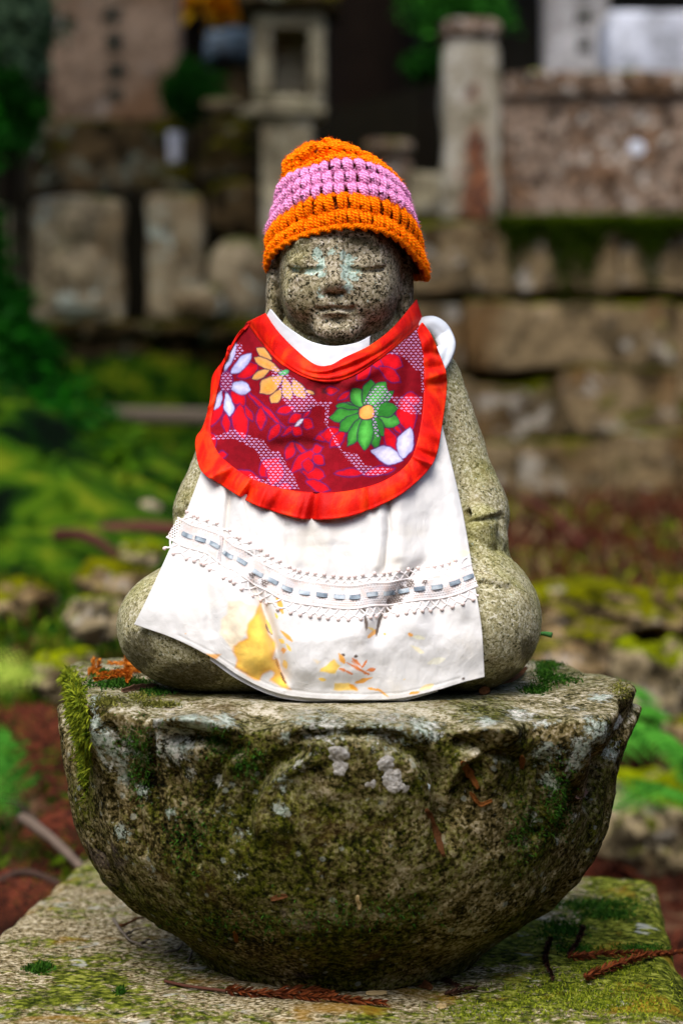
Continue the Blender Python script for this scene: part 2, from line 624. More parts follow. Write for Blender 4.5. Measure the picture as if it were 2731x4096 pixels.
def make_ground():
    xs = np.unique(np.concatenate([np.linspace(-80, -6, 22), np.linspace(-6, -2, 30), np.linspace(-2, 2, 150), np.linspace(2, 6, 30), np.linspace(6, 80, 22)]))
    ys = np.unique(np.concatenate([np.linspace(-60, -3, 18), np.linspace(-3, 0.6, 30), np.linspace(0.6, 7.4, 210), np.linspace(7.4, 24, 70), np.linspace(24, 110, 25)]))
    X, Y = np.meshgrid(xs, ys, indexing='ij')
    Z = terrain_z(X, Y)
    V = np.stack([X.ravel(), Y.ravel(), Z.ravel()], 1)
    g = G('moss_and_soil')
    n = g.noise(2.2, 6, 0.65, 0.6)
    n2 = g.noise(14, 5, 0.65)
    n2b = g.noise(6, 6, 0.7, 0.4)
    soil = g.ramp(g.m('ADD', g.m('MULTIPLY', n2, 0.5), g.m('MULTIPLY', n2b, 0.5)), [(0.38, (0.003, 0.002, 0.001)), (0.47, (0.025, 0.009, 0.005)), (0.54, (0.085, 0.024, 0.012)), (0.63, (0.17, 0.10, 0.05))])
    mossc = g.ramp(g.noise(9, 6, 0.7, 0.4), [(0.38, (0.002, 0.008, 0.001)), (0.46, (0.012, 0.05, 0.002)), (0.54, (0.06, 0.11, 0.003)), (0.64, (0.19, 0.19, 0.010))])
    # moss left of the statue, brown cedar litter to the right
    sx = g.n('ShaderNodeSeparateXYZ')
    g.put(sx.inputs[0], g.n('ShaderNodeTexCoord').outputs['Object'])
    side = g.m('MULTIPLY', g.m('ADD', sx.outputs[0], 0.2), -0.22)
    side = g.m('MINIMUM', g.m('MAXIMUM', side, -0.05), 0.16)
    far = g.m('MULTIPLY', g.band(sx.outputs[1], 8.0, 10.0), -0.03)
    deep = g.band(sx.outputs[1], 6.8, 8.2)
    near = g.m('MULTIPLY', g.band(sx.outputs[1], 2.2, 1.0), -0.14)
    mk = g.band(g.m('ADD', g.m('ADD', g.m('ADD', n, side), far), near), 0.47, 0.58)
    gc = g.mix(mk, soil, mossc)
    # wooded hill behind the graves painted almost black, for the wood's deep shade
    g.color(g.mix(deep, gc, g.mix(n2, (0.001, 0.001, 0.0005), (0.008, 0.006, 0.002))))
    g.bump(g.m('ADD', n2, g.noise(50, 4, 0.7)), 1.0, 0.02)
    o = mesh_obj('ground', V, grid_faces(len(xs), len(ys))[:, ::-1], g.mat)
    o['kind'] = 'structure'
    o['label'] = 'mossy forest ground with brown cedar litter rising in terraces'
    return o
make_ground()

M = {}
M['wall'] = oldstone('mossy_wall_stone', (0.20, 0.145, 0.08), (0.14, 0.08, 0.034), moss=(0.06, 0.065, 0.006), moss_amt=0.34, spot=(0.44, 0.39, 0.31), spot_amt=0.75, scale=0.6, dark=(0.02, 0.016, 0.006), satur=1.1, mottle=0.75)
M['fence'] = oldstone('pale_fence_stone', (0.27, 0.195, 0.14), (0.20, 0.115, 0.065), moss=(0.16, 0.17, 0.05), moss_amt=0.12, spot=(0.54, 0.49, 0.41), spot_amt=0.85, scale=1.7, dark=(0.05, 0.028, 0.014), satur=1.1)
M['rustpost'] = oldstone('rusty_post_stone', (0.42, 0.36, 0.26), (0.26, 0.09, 0.03), moss=(0.16, 0.17, 0.05), moss_amt=0.0, spot=(0.675, 0.625, 0.525), spot_amt=0.6, scale=0.9, dark=(0.17, 0.045, 0.014), mottle=0.8)
M['dim'] = oldstone('dim_brown_stone', (0.075, 0.052, 0.028), (0.045, 0.032, 0.014), moss=(0.05, 0.045, 0.005), moss_amt=0.4, spot=(0.200, 0.213, 0.150), spot_amt=0.6, scale=0.7, dark=(0.014, 0.012, 0.006))
M['stele'] = oldstone('reddish_stele_stone', (0.27, 0.185, 0.125), (0.21, 0.12, 0.068), moss=(0.06, 0.08, 0.02), moss_amt=0.0, spot=(0.391, 0.333, 0.270), spot_amt=0.7, scale=0.45, dark=(0.180, 0.108, 0.060), mottle=0.55, satur=1.15)
M['grave'] = oldstone('pale_grave_stone', (0.30, 0.24, 0.155), (0.21, 0.145, 0.08), moss=(0.10, 0.11, 0.03), moss_amt=0.15, spot=(0.450, 0.512, 0.413), spot_amt=0.7, scale=0.75, dark=(0.06, 0.04, 0.02), mottle=0.6, satur=1.2)
M['lantern'] = oldstone('lantern_stone', (0.365, 0.311, 0.203), (0.216, 0.162, 0.095), moss=(0.10, 0.11, 0.03), moss_amt=0.1, spot=(0.450, 0.425, 0.350), spot_amt=0.4, scale=1.2, dark=(0.162, 0.126, 0.072), mottle=0.6, satur=1.15)
M['grey'] = oldstone('grey_tomb_stone', (0.364, 0.338, 0.312), (0.221, 0.182, 0.130), moss=(0.08, 0.08, 0.03), moss_amt=0.0, spot=(0.500, 0.488, 0.500), spot_amt=0.4, scale=0.6, dark=(0.225, 0.180, 0.135), mottle=0.4, satur=1.0)
M['white_stone'] = oldstone('whitish_tomb_stone', (0.688, 0.688, 0.725), (0.500, 0.500, 0.525), moss=(0.12, 0.12, 0.05), moss_amt=-0.1, spot=(0.775, 0.775, 0.800), spot_amt=0.4, scale=0.8, dark=(0.429, 0.416, 0.403), mottle=0.5, satur=1.0)
M['blue'] = oldstone('blue_grey_stone', (0.07, 0.095, 0.12), (0.04, 0.055, 0.07), moss_amt=-0.2, spot=(0.12, 0.14, 0.16), scale=0.5)
M['rock'] = oldstone('mossy_rock', (0.237, 0.175, 0.100), (0.112, 0.073, 0.037), moss=(0.085, 0.085, 0.004), moss_amt=0.42, spot=(0.500, 0.425, 0.338), spot_amt=0.6, scale=1.6, dark=(0.026, 0.018, 0.008))
M['greyrock'] = oldstone('grey_rock', (0.286, 0.234, 0.150), (0.143, 0.111, 0.065), moss=(0.12, 0.14, 0.012), moss_amt=0.3, spot=(0.475, 0.425, 0.338), spot_amt=0.6, scale=1.8, dark=(0.038, 0.030, 0.015))
M['deep'] = plain('gap_shade_black', (0.010, 0.008, 0.004), var=0.5)  # near-black painted in for the shade in the gap between gravestones
M['carved'] = plain('dark_carving', (0.036, 0.038, 0.026), var=0.4)
M['bark_dark'] = plain('dark_cedar_bark', (0.006, 0.0035, 0.002), var=0.6, scale=9, bump=0.8)
M['leaf_dark'] = leafmat('dark_evergreen_leaf', (0.001, 0.006, 0.001), (0.006, 0.032, 0.003))
M['leaf_green'] = leafmat('bright_green_leaf', (0.01, 0.07, 0.006), (0.05, 0.24, 0.02))
M['leaf_shrub'] = leafmat('topiary_leaf', (0.003, 0.025, 0.002), (0.016, 0.10, 0.006))
M['leaf_yellow'] = leafmat('yellow_autumn_leaf', (0.80, 0.32, 0.004), (1.0, 0.60, 0.02), 0.45)
M['leaf_mixed'] = leafmat('pale_green_leaf', (0.01, 0.03, 0.008), (0.16, 0.24, 0.12))

def px_block(x0, x1, y0, y1, dep, depth, **kw):
    """a stone that fills the given pixels at front depth dep (y), 'depth' metres deep"""
    a, b = P(x0, y1, dep), P(x1, y0, dep)
    c = ((a[0] + b[0]) / 2, dep + depth / 2, (a[2] + b[2]) / 2)
    return block(c, (b[0] - a[0], depth, b[2] - a[2]), **kw), c, (b[0] - a[0], depth, b[2] - a[2])

# ---------------------------------------------------------- right: stepped wall of big blocks
YW = 6.5
def stone_wall(name, label, blocks, mat, yfront, depth, seed):
    """blocks: (x0, x1, y_top, y_bottom, inset) in photo pixels at the wall face; each stone a child"""
    b0 = np.array([b[:4] for b in blocks], float)
    base = P((b0[:, 0].min() + b0[:, 1].max()) / 2, b0[:, 3].max(), yfront)
    w = thing(name, label, 'wall', base)
    for k, (x0, x1, yt, yb, inset) in enumerate(blocks):
        (V, Fq), c, s = px_block(x0 + 1, x1 - 1, yt + 1, yb - 1, yfront + inset, depth, bevel=0.02, amp=0.013, seed=seed + k, n=27, scale=6)
        mesh_obj('stone_block', V, Fq, mat, w)
    return w
stone_wall('retaining_wall', 'stepped retaining wall of big mossy stone blocks under the fence panel',
           [(1640, 2470, 880, 1170, 0.0), (2475, 3200, 884, 1160, 0.03), (1560, 1850, 1205, 1500, 0.04), (1855, 2700, 1200, 1478, 0.0), (2705, 3200, 1210, 1600, 0.02),
            (1500, 1890, 1494, 1800, 0.02), (1880, 2250, 1525, 1772, 0.05), (2235, 2710, 1468, 1735, -0.02), (1480, 2085, 1762, 1995, -0.03), (2075, 2450, 1752, 1995, 0.0), (2435, 3200, 1712, 1995, -0.04), (2700, 3200, 1590, 1730, 0.03)], M['wall'], YW, 0.55, 40)

# moss cushion along the top edge of the uppermost course
gg = np.random.default_rng(8)
M['moss_edge'] = leafmat('wall_moss', (.012, .03, .001), (.11, .17, .004), .2)
nb = 9000
xx = gg.uniform(1990, 2790, nb)
kind_ = gg.uniform(0, 1, nb)
dens_ = fbm(np.stack([xx / 90, np.zeros(nb), np.zeros(nb)], 1), 1, 3, 6)
yy = np.where(kind_ < .6, gg.uniform(868, 898, nb), 890 + np.abs(gg.normal(size=nb)) * (12 + 200 * np.clip(dens_, 0, 1)))
pts_ = np.array([P(a, b, YW - .012 + (.12 * gg.uniform() if k < .6 else 0)) for a, b, k in zip(xx, yy, kind_)])
wall_t = [o for o in col.objects if o.name == 'retaining_wall'][0]
Vb, Fb, ab = blades(pts_, np.tile(np.array([0, -.6, .6]), (nb, 1)), .028, .009, 8, .6, .2)
moss_tone_ = np.repeat(np.where(kind_ < .6, .5 + .5 * gg.uniform(size=nb), .35 * gg.uniform(size=nb)), 5)  # bright moss on the top edge, darker where it hangs
o = mesh_obj('moss', Vb, Fb, M['moss_edge'], wall_t, attrs={'rnd': moss_tone_}, smooth=False)
o['kind'] = 'stuff'

# low front ledge at the foot of the wall
w = thing('ledge_stone', 'low mossy ledge stone along the foot of the stepped wall', 'stone', P(2200, 2080, 6.1))
(V, Fq), c, s = px_block(1880, 3100, 1985, 2085, 6.1, 0.35, bevel=0.03, amp=0.02, seed=77, n=11, scale=5)
mesh_obj('stone_block', V, Fq, M['rock'], w)

# fence post with cap, beside the panel
def fence_post(x0, x1, ytop, ybot, dep, label, mat, capmat, seed, cap=90):
    b = P((x0 + x1) / 2, ybot, dep)
    t = thing('fence_post', label, 'post', b, 'stone fence posts')
    (V, Fq), c, s = px_block(x0 + 4, x1 - 4, ytop + cap + 22, ybot, dep, (x1 - x0) * (dep + 2) / FPX, bevel=0.02, amp=0.008, seed=seed, n=13)
    mesh_obj('shaft', V, Fq, mat, t)
    (V, Fq), c, s = px_block(x0 + 22, x1 - 22, ytop + cap - 5, ytop + cap + 28, dep + 0.02, (x1 - x0 - 44) * (dep + 2) / FPX, bevel=0.008, amp=0.003, seed=seed + 1)
    mesh_obj('neck', V, Fq, mat, t)
    (V, Fq), c, s = px_block(x0, x1, ytop, ytop + cap, dep - 0.005, (x1 - x0) * (dep + 2) / FPX + 0.01, bevel=0.035, amp=0.006, seed=seed + 2, n=11)
    mesh_obj('cap', V, Fq, capmat, t)
    return t
g = G('rust_streaked_post')
xyz = g.n('ShaderNodeSeparateXYZ')
g.put(xyz.inputs[0], g.n('ShaderNodeTexCoord').outputs['Object'])
n_ = g.noise(9, 6, 0.7, 0.4)
n5 = g.noise(26, 5, 0.7)
c = g.ramp(n_, [(0.36, (0.15, 0.12, 0.07)), (0.48, (0.34, 0.29, 0.20)), (0.62, (0.52, 0.47, 0.38))])
fx_ = g.m('SUBTRACT', 1.0, g.m('DIVIDE', g.m('ABSOLUTE', g.m('SUBTRACT', xyz.outputs[0], 0.015)), 0.085))
fz_ = g.m('SUBTRACT', 1.0, g.m('DIVIDE', xyz.outputs[2], 0.50))
rm_ = g.band(g.m('ADD', g.m('ADD', g.m('MULTIPLY', fx_, 0.55), g.m('MULTIPLY', fz_, 0.45)), g.m('MULTIPLY', g.m('SUBTRACT', n_, 0.5), 2.4)), 0.42, 0.66)
c = g.mix(g.m('MULTIPLY', rm_, 0.92), c, g.ramp(n5, [(0.4, (0.035, 0.008, 0.003)), (0.5, (0.15, 0.038, 0.012)), (0.6, (0.30, 0.10, 0.03))]))
g.color(c)
g.bump(n5, 0.7, 0.01)
M['rustshaft'] = g.mat
fence_post(1768, 2003, 66, 878, YW + 0.02, 'tall pale fence post with rounded cap and rust-red stain', M['rustshaft'], M['fence'], 5)
fence_post(1448, 1652, 552, 1180, 7.6, 'short pale fence post with rounded cap behind the tall post', M['fence'], M['fence'], 12, 70)

t = thing('stone_fence', 'speckled stone fence panel with top rail beside the rust-stained post', 'panel', P(2400, 870, YW + 0.06))
(V, Fq), c, s = px_block(2006, 3000, 282, 384, YW + 0.03, 0.24, bevel=0.022, amp=0.01, seed=21, n=13)
mesh_obj('top_rail', V, Fq, M['fence'], t)
(V, Fq), c, s = px_block(2006, 3000, 388, 876, YW + 0.07, 0.14, bevel=0.012, amp=0.012, seed=22, n=17, scale=9)
mesh_obj('slab', V, Fq, M['fence'], t)
g = MB()
q = P(2545, 590, YW + 0.066)
a = np.linspace(0, 2 * np.pi, 14, endpoint=False)
g.add(np.vstack([q + np.stack([0.032 * np.cos(a), 0 * a, 0.030 * np.sin(a)], 1), [q + np.array([0, -0.008, 0])]]), np.array([[k, (k + 1) % 14, 14] for k in range(14)]))
g.build('lichen_spot', plain('white_lichen_spot', (0.62, 0.64, 0.68)), t)

t = thing('low_wall', 'low plain stone block wall between the two fence posts', 'wall', P(1700, 1000, 7.3))
(V, Fq), c, s = px_block(1630, 1790, 690, 860, 7.3, 0.3, bevel=0.02, amp=0.01, seed=31)
mesh_obj('stone_block', V, Fq, M['lantern'], t)
(V, Fq), c, s = px_block(1600, 1800, 866, 1190, 7.25, 0.3, bevel=0.02, amp=0.01, seed=32)
mesh_obj('stone_block', V, Fq, M['wall'], t)

# tombs behind the panel
def carved_marks(parent, x, y0, y1, dep, w, n, seed, name='carved_character'):
    """weathered, unreadable carved characters in one upright column; each a cluster of strokes"""
    rg = random.Random(seed)
    hh = (y1 - y0) / n
    for k in range(n):
        b = MB()
        cy = y0 + hh * (k + 0.5)
        for q in range(6):
            if rg.random() < 0.55:
                ax, ay, bx, by = -0.42, rg.uniform(-0.4, 0.4), 0.42, 0
                by = ay - rg.uniform(0, 0.08)
            else:
                ax, ay, by = rg.uniform(-0.35, 0.35), -0.38, rg.uniform(0.1, 0.42)
                bx = ax + rg.uniform(-0.25, 0.25)
            A, B = P(x + ax * w, cy + ay * hh * 0.85, dep), P(x + bx * w, cy + by * hh * 0.85, dep)
            V, Fs, uv = tube(np.linspace(A, B, 4), [0.006, 0.009, 0.008, 0.004], 5)
            V[:, 1] = dep + (V[:, 1] - dep) * 0.35
            b.add(V, Fs)
        b.build(name, M['carved'], parent)
t = thing('grey_tombstone', 'tall grey tombstone with faint carving rising behind the fence panel', 'tombstone', P(2300, 290, 8.5))
(V, Fq), c, s = px_block(2182, 2436, -420, 330, 8.5, 0.26, bevel=0.015, amp=0.004, seed=51, n=11)
mesh_obj('shaft', V, Fq, M['grey'], t)
carved_marks(t, 2335, -200, 240, 8.498, 70, 4, 8)
t = thing('tomb_plinth', 'stone plinth under the tall grey tombstone behind the panel', 'plinth', P(2300, 500, 8.3))
(V, Fq), c, s = px_block(2080, 2540, 325, 740, 8.3, 0.6, bevel=0.02, amp=0.006, seed=52)
mesh_obj('block', V, Fq, M['grey'], t)
t = thing('white_tombstone', 'broad whitish stone block standing right behind the fence rail', 'tombstone', P(2600, 285, 7.4))
(V, Fq), c, s = px_block(2430, 3050, 42, 760, 7.3, 0.35, bevel=0.018, amp=0.006, seed=53, n=11)
mesh_obj('block', V, Fq, M['white_stone'], t)

# ---------------------------------------------------------- left: graves on a ledge
YL = 7.0
wl = stone_wall('ledge_wall', 'dark mossy retaining wall under the row of small gravestones',
           [(-500, 140, 1346, 1600, 0.1), (145, 620, 1346, 1590, 0.08), (625, 1010, 1346, 1610, 0.12), (1015, 1480, 1346, 1600, 0.1), (-500, 330, 1605, 1900, 0.05), (335, 860, 1595, 1900, 0.06), (865, 1450, 1615, 1900, 0.04)], M['dim'], YL, 0.4, 60)
wl.name = 'ledge_wall'
t = thing('ledge_slab', 'long stone ledge slab carrying the small gravestones', 'ledge', P(500, 1345, YL))
for k, (x0, x1) in enumerate(((-500, 330), (330, 845), (845, 1400))):
    (V, Fq), c, s = px_block(x0 + 3, x1 - 3, 1284, 1340, YL + 0.02, 0.6, bevel=0.015, amp=0.008, seed=70 + k)
    mesh_obj('slab', V, Fq, M['dim'], t)

def gravestone(x0, x1, y0, y1, dep, label, seed, arch=0.0, mat='grave'):
    t = thing('small_gravestone', label, 'gravestone', P((x0 + x1) / 2, y1, dep), 'small gravestones on the ledge')
    (V, Fq), c, s = px_block(x0, x1, y0, y1, dep, 0.16, bevel=0.03, amp=0.01, seed=seed, n=13)
    if arch:
        top = sstep(0.2, 0.5, (V[:, 2] - c[2]) / s[2])
        V[:, 2] -= top * arch * ((V[:, 0] - c[0]) / (s[0] / 2)) ** 2
    mesh_obj('slab', V, Fq, M[mat], t)
    return t
t = gravestone(130, 492, 775, 1288, YL + 0.05, 'small gravestone carved with a round-headed seated figure', 81, 0.02)
d = YL + 0.05
X, Y, Z = volume((P(150, 0, d)[0], d - 0.08, P(0, 1285, d)[2]), (P(480, 0, d)[0], d + 0.06, P(0, 790, d)[2]), 0.008)
hd, bd, lap = P(305, 895, d), P(310, 1090, d), P(310, 1215, d)
f = sd_ell(X, Y, Z, (hd[0], d + 0.01, hd[2]), (0.085, 0.06, 0.088))
f = smin(f, sd_ell(X, Y, Z, (bd[0], d + 0.01, bd[2]), (0.115, 0.05, 0.125)), 0.02)
f = smin(f, sd_ell(X, Y, Z, (lap[0], d + 0.01, lap[2]), (0.15, 0.055, 0.05)), 0.02)
V, Q = surface_nets(f, (X[0, 0, 0], Y[0, 0, 0], Z[0, 0, 0]), 0.008)
mesh_obj('relief_figure', V, Q, M['grave'], t)
gravestone(585, 812, 765, 1288, YL + 0.07, 'narrow plain small gravestone beside the carved seated figure', 82, 0.01)
gravestone(-330, 78, 800, 1288, YL + 0.05, 'yellowish small gravestone beside the mossy tree', 83, 0.03, 'lantern')

# rounded pale stones beside the graves
def lump(name, label, cx, cy, w, h, dep, mat, seed, group=None, amp=0.12, cat='stone'):
    c = P(cx, cy, dep)
    s = (dep + 2) / FPX
    r = np.array([w * s / 2, w * s / 2 * 0.8, h * s / 2])
    n = 26
    th, ph = np.meshgrid(np.linspace(0, 2 * np.pi, n * 2, endpoint=False), np.linspace(0, np.pi, n), indexing='ij')
    d = np.stack([np.sin(ph) * np.cos(th), np.sin(ph) * np.sin(th), np.cos(ph)], -1).reshape(-1, 3)
    d = np.sign(d) * np.abs(d) ** 0.85
    V = c + d * r * (1 + amp * fbm(d + seed, 1.6, 4, seed) + amp * .5 * fbm(d + seed, 5, 3, seed + 7))[:, None]
    o = mesh_obj(name, V, grid_faces(n * 2, n, True), M[mat], loc=(c[0], c[1], c[2] - r[2]))
    return tag(o, label, cat, group)
lump('round_tomb_top', 'pale round-topped stone beside the narrow gravestone', 960, 1130, 270, 360, YL - 0.1, 'grave', 3, amp=0.06)
lump('pale_lump_stone', 'low pale lump of stone at the foot of the round-topped stone', 800, 1215, 240, 150, YL - 0.25, 'grave', 4, amp=0.08)
lump('ledge_rock', 'dark rock propping the pale round-topped stone', 960, 1330, 330, 130, YL - 0.15, 'dim', 9)
# pale beam lying below
V, Fs, uv = tube(np.linspace(P(330, 1660, 5.9), P(860, 1670, 5.8), 8), 0.032, 10)
tag(mesh_obj('fallen_beam', V, Fs, plain('pale_beam_wood', (0.15, 0.115, 0.08)), loc=P(330, 1660, 5.9)), 'pale weathered beam lying above the mossy slope', 'beam')

# big stele
t = thing('stone_stele', 'tall reddish-brown stone stele with a column of carved characters', 'stele', P(460, 480, 8.0))
(V, Fq), c, s = px_block(206, 716, -700, 482, 8.0, 0.25, bevel=0.012, amp=0.004, seed=90, n=11)
mesh_obj('slab', V, Fq, M['stele'], t)
carved_marks(t, 457, -320, 440, 7.996, 84, 7, 5)
t = thing('stele_base', 'wide dark mottled base block under the tall stele', 'plinth', P(500, 770, 7.9))
(V, Fq), c, s = px_block(128, 905, 478, 770, 7.9, 0.6, bevel=0.02, amp=0.01, seed=91, n=13)
mesh_obj('upper_block', V, Fq, M['dim'], t)
(V, Fq), c, s = px_block(60, 960, 765, 1300, 7.8, 0.8, bevel=0.02, amp=0.01, seed=92, n=11)
mesh_obj('lower_block', V, Fq, M['deep'], t)
# white offering cup in front of the base
q = P(700, 655, 7.75)
prof = [(0.0, 0), (0.024, 0), (0.027, 0.02), (0.030, 0.10), (0.033, 0.135), (0.029, 0.135), (0.025, 0.03), (0.0, 0.02)]
a = np.linspace(0, 2 * np.pi, 18, endpoint=False)
V = np.array([[q[0] + r * math.cos(t_), q[1] + r * math.sin(t_), q[2] + z] for t_ in a for r, z in prof])
tag(mesh_obj('offering_cup', V, grid_faces(18, len(prof), True), plain('white_porcelain', (0.62, 0.60, 0.62), 0.4, 0.05), loc=q), 'small white offering cup in front of the stele base', 'cup')
t = thing('offering_stand', 'small dark stone stand under the white offering cup', 'stand', P(700, 760, 7.68))
(V, Fq), c, s = px_block(650, 770, 655, 1290, 7.66, 0.14, bevel=0.01, amp=0.004, seed=95)
mesh_obj('block', V, Fq, M['dim'], t)

# stone lantern: shaft, platform, open fire box, roof
t = thing('stone_lantern', 'stone lantern with open square fire box and dark roof', 'lantern', P(1150, 1300, 7.0))
dl = 7.0
for nm, x0, x1, y0, y1, dp, th in (('shaft', 1045, 1250, 462, 1250, dl + 0.03, 0.2), ('base', 1000, 1300, 1180, 1300, dl, 0.34), ('platform', 1000, 1305, 415, 460, dl - 0.01, 0.32)):
    (V, Fq), c, s = px_block(x0, x1, y0, y1, dp, th, bevel=0.015, amp=0.006, seed=len(nm), n=9)
    mesh_obj(nm, V, Fq, M['lantern'], t)
for nm, x0, x1, y0, y1 in (('window_jamb', 1012, 1088, 112, 372), ('window_jamb', 1232, 1298, 112, 372), ('window_sill', 1012, 1298, 374, 414), ('window_head', 1012, 1298, 48, 110)):
    (V, Fq), c, s = px_block(x0, x1, y0, y1, dl, 0.27, bevel=0.012, amp=0.004, seed=x0)
    mesh_obj(nm, V, Fq, M['lantern'], t)
(V, Fq), c, s = px_block(1092, 1228, 112, 372, dl + 0.26, 0.03, bevel=0.005, amp=0.002, seed=5)
mesh_obj('rear_panel', V, Fq, M['rustpost'], t)
rc = P(1155, 40, dl)
V = []
for z, r in ((0, 0.19), (0.03, 0.21), (0.06, 0.20), (0.14, 0.13), (0.22, 0.07), (0.27, 0.0)):
    for k in range(4):
        a = math.pi / 4 + k * math.pi / 2
        V.append((rc[0] + 1.41 * r * math.cos(a), rc[1] + 0.13 + 1.41 * r * math.sin(a), rc[2] + z))
Fq = [[r * 4 + k, r * 4 + (k + 1) % 4, r * 4 + 4 + (k + 1) % 4, r * 4 + 4 + k] for r in range(5) for k in range(4)] + [[3, 2, 1, 0]]
mesh_obj('roof', np.array(V), np.array(Fq), M['dim'], t, smooth=False)

t = thing('blue_grey_stone', 'blue-grey stone slab glimpsed between stele and lantern', 'slab', P(920, 470, 9.5))
(V, Fq), c, s = px_block(815, 1030, 120, 235, 9.5, 0.3, bevel=0.04, amp=0.02, seed=96)
mesh_obj('cap', V, Fq, M['blue'], t)
(V, Fq), c, s = px_block(860, 1000, 240, 900, 9.6, 0.2, bevel=0.02, amp=0.02, seed=97)
mesh_obj('shaft', V, Fq, M['dim'], t)
lump('small_far_stone', 'small pale stone lying right of the round clipped shrub', 890, 425, 170, 60, 7.6, 'grave', 14, 'pale stones by the lantern foot')
lump('small_far_stone', 'small pale stone wedged beside the lantern platform', 1000, 455, 90, 50, 7.3, 'lantern', 15, 'pale stones by the lantern foot')
t = thing('stone_pile', 'dark moss-covered stone pile between stele base and lantern', 'stones', P(930, 1250, 7.5))
for k, (x0, x1, y0, y1) in enumerate(((860, 1020, 470, 560), (800, 1030, 565, 720), (830, 1045, 725, 960), (815, 1040, 965, 1270))):
    (V, Fq), c, s = px_block(x0, x1, y0, y1, 7.45 - 0.03 * k, 0.3, bevel=0.05, amp=0.03, seed=100 + k, scale=5)
    mesh_obj('rock', V, Fq, M['dim'], t)

# ---------------------------------------------------------- trees
def trunk_mesh(x, y, z0, z1, r0, r1, seed, flare=0.0, flz=0.3, lobes=5):
    th = np.linspace(0, 2 * np.pi, 72, endpoint=False)
    zz = np.concatenate([np.linspace(z0, z0 + 1.4, 40), np.linspace(z0 + 1.4, z1, 24)[1:]])
    T, Z = np.meshgrid(th, zz, indexing='ij')
    k = (Z - z0) / (z1 - z0)
    fl = flare * np.exp(-(Z - z0) / flz)
    r = r0 + (r1 - r0) * k + fl * (1 + 0.22 * np.sin(lobes * T + seed) + 0.1 * np.sin(3 * T + 2))
    p = np.stack([np.cos(T) * 2.2, np.sin(T) * 2.2, Z * 1.4], -1).reshape(-1, 3)
    r = r * (1 + 0.10 * fbm(p, 1.2, 4, seed).reshape(r.shape) + 0.05 * fbm(p * np.array([6, 6, 0.8]), 1.5, 3, seed + 3).reshape(r.shape))
    V = np.stack([x + r * np.cos(T), y + r * np.sin(T), Z], -1).reshape(-1, 3)
    return V, grid_faces(72, len(zz), True)

def crown_pts(c, rad, n, seed, clumps=40, spread=0.28):
    g = np.random.default_rng(seed)
    d = g.normal(size=(clumps, 3))
    d /= np.linalg.norm(d, axis=1)[:, None]
    cc = np.array(c) + d * np.array(rad) * (g.uniform(0.25, 1.0, clumps) ** 0.5)[:, None]
    k = g.integers(0, clumps, n)
    return cc[k] + g.normal(size=(n, 3)) * np.array(rad) * spread

def tree(name, label, x, y, z0, h, r0, crown_c, crown_r, leaf, mat, nl, seed, bark='bark_dark', group=None, flare=0.1):
    t = thing(name, label, 'tree', (x, y, z0), group)
    V, Fq = trunk_mesh(x, y, z0 - 0.3, z0 + h, r0, r0 * 0.5, seed, flare)
    mesh_obj('trunk', V, Fq, M[bark], t)
    b = MB()
    g = np.random.default_rng(seed)
    for k in range(9):
        q = np.array(crown_c) + g.uniform(-1, 1, 3) * np.array(crown_r) * 0.7
        s = np.array([x, y, z0 + h * g.uniform(0.6, 0.95)])
        V, Fs, uv = tube(catmull([s, (s + q) / 2 + np.array([0, 0, 0.1]), q], 8), np.linspace(r0 * 0.25, r0 * 0.06, 8), 5)
        b.add(V, Fs)
    b.build('limbs', M[bark], t)
    V, Fq, a = leaves(crown_pts(crown_c, crown_r, nl, seed), leaf, seed)
    mesh_obj('crown', V, Fq, M[mat], t, attrs={'rnd': a}, smooth=False)
    return t
q = P(1480, 560, 11.0)
tree('cedar_tree', 'dark cedar trunk standing right behind the stone lantern', q[0], 11.0, 1.9, 8.5, 0.265, (q[0], 11.2, 8.4), (2.6, 2.4, 1.7), 0.34, 'leaf_dark', 5200, 1, group='cedar trees of the wood')
for k, (x, y, lab) in enumerate(((-3.6, 12.5, 'cedar at the wood edge beyond the mossy tree'), (3.4, 13.0, 'cedar beyond the whitish tombstone'), (-0.9, 14.5, 'cedar beyond the stele'), (2.1, 16.0, 'cedar deep in the wood beyond the grey tombstone'), (-2.4, 17.0, 'cedar deep in the wood beyond the stele'), (0.5, 18.0, 'cedar farthest up the slope beyond the lantern'))):
    z = float(terrain_z(x, y))
    tree('cedar_tree', lab, x, y, z, 8.0, 0.24, (x, y, z + 6.0), (2.6, 2.4, 1.9), 0.36, 'leaf_dark', 4200, 20 + k, group='cedar trees of the wood')  # more cedars; their unseen crowns are added to shade the background
q = P(775, 0, 9.0)
tree('maple_tree', 'slim dark-trunked maple with yellow autumn leaves beside the stele', q[0], 9.0, 1.3, 2.3, 0.055, (P(930, -90, 8.9)[0], 8.9, P(0, -95, 9)[2]), (0.34, 0.3, 0.19), 0.085, 'leaf_yellow', 1500, 3, flare=0.02)

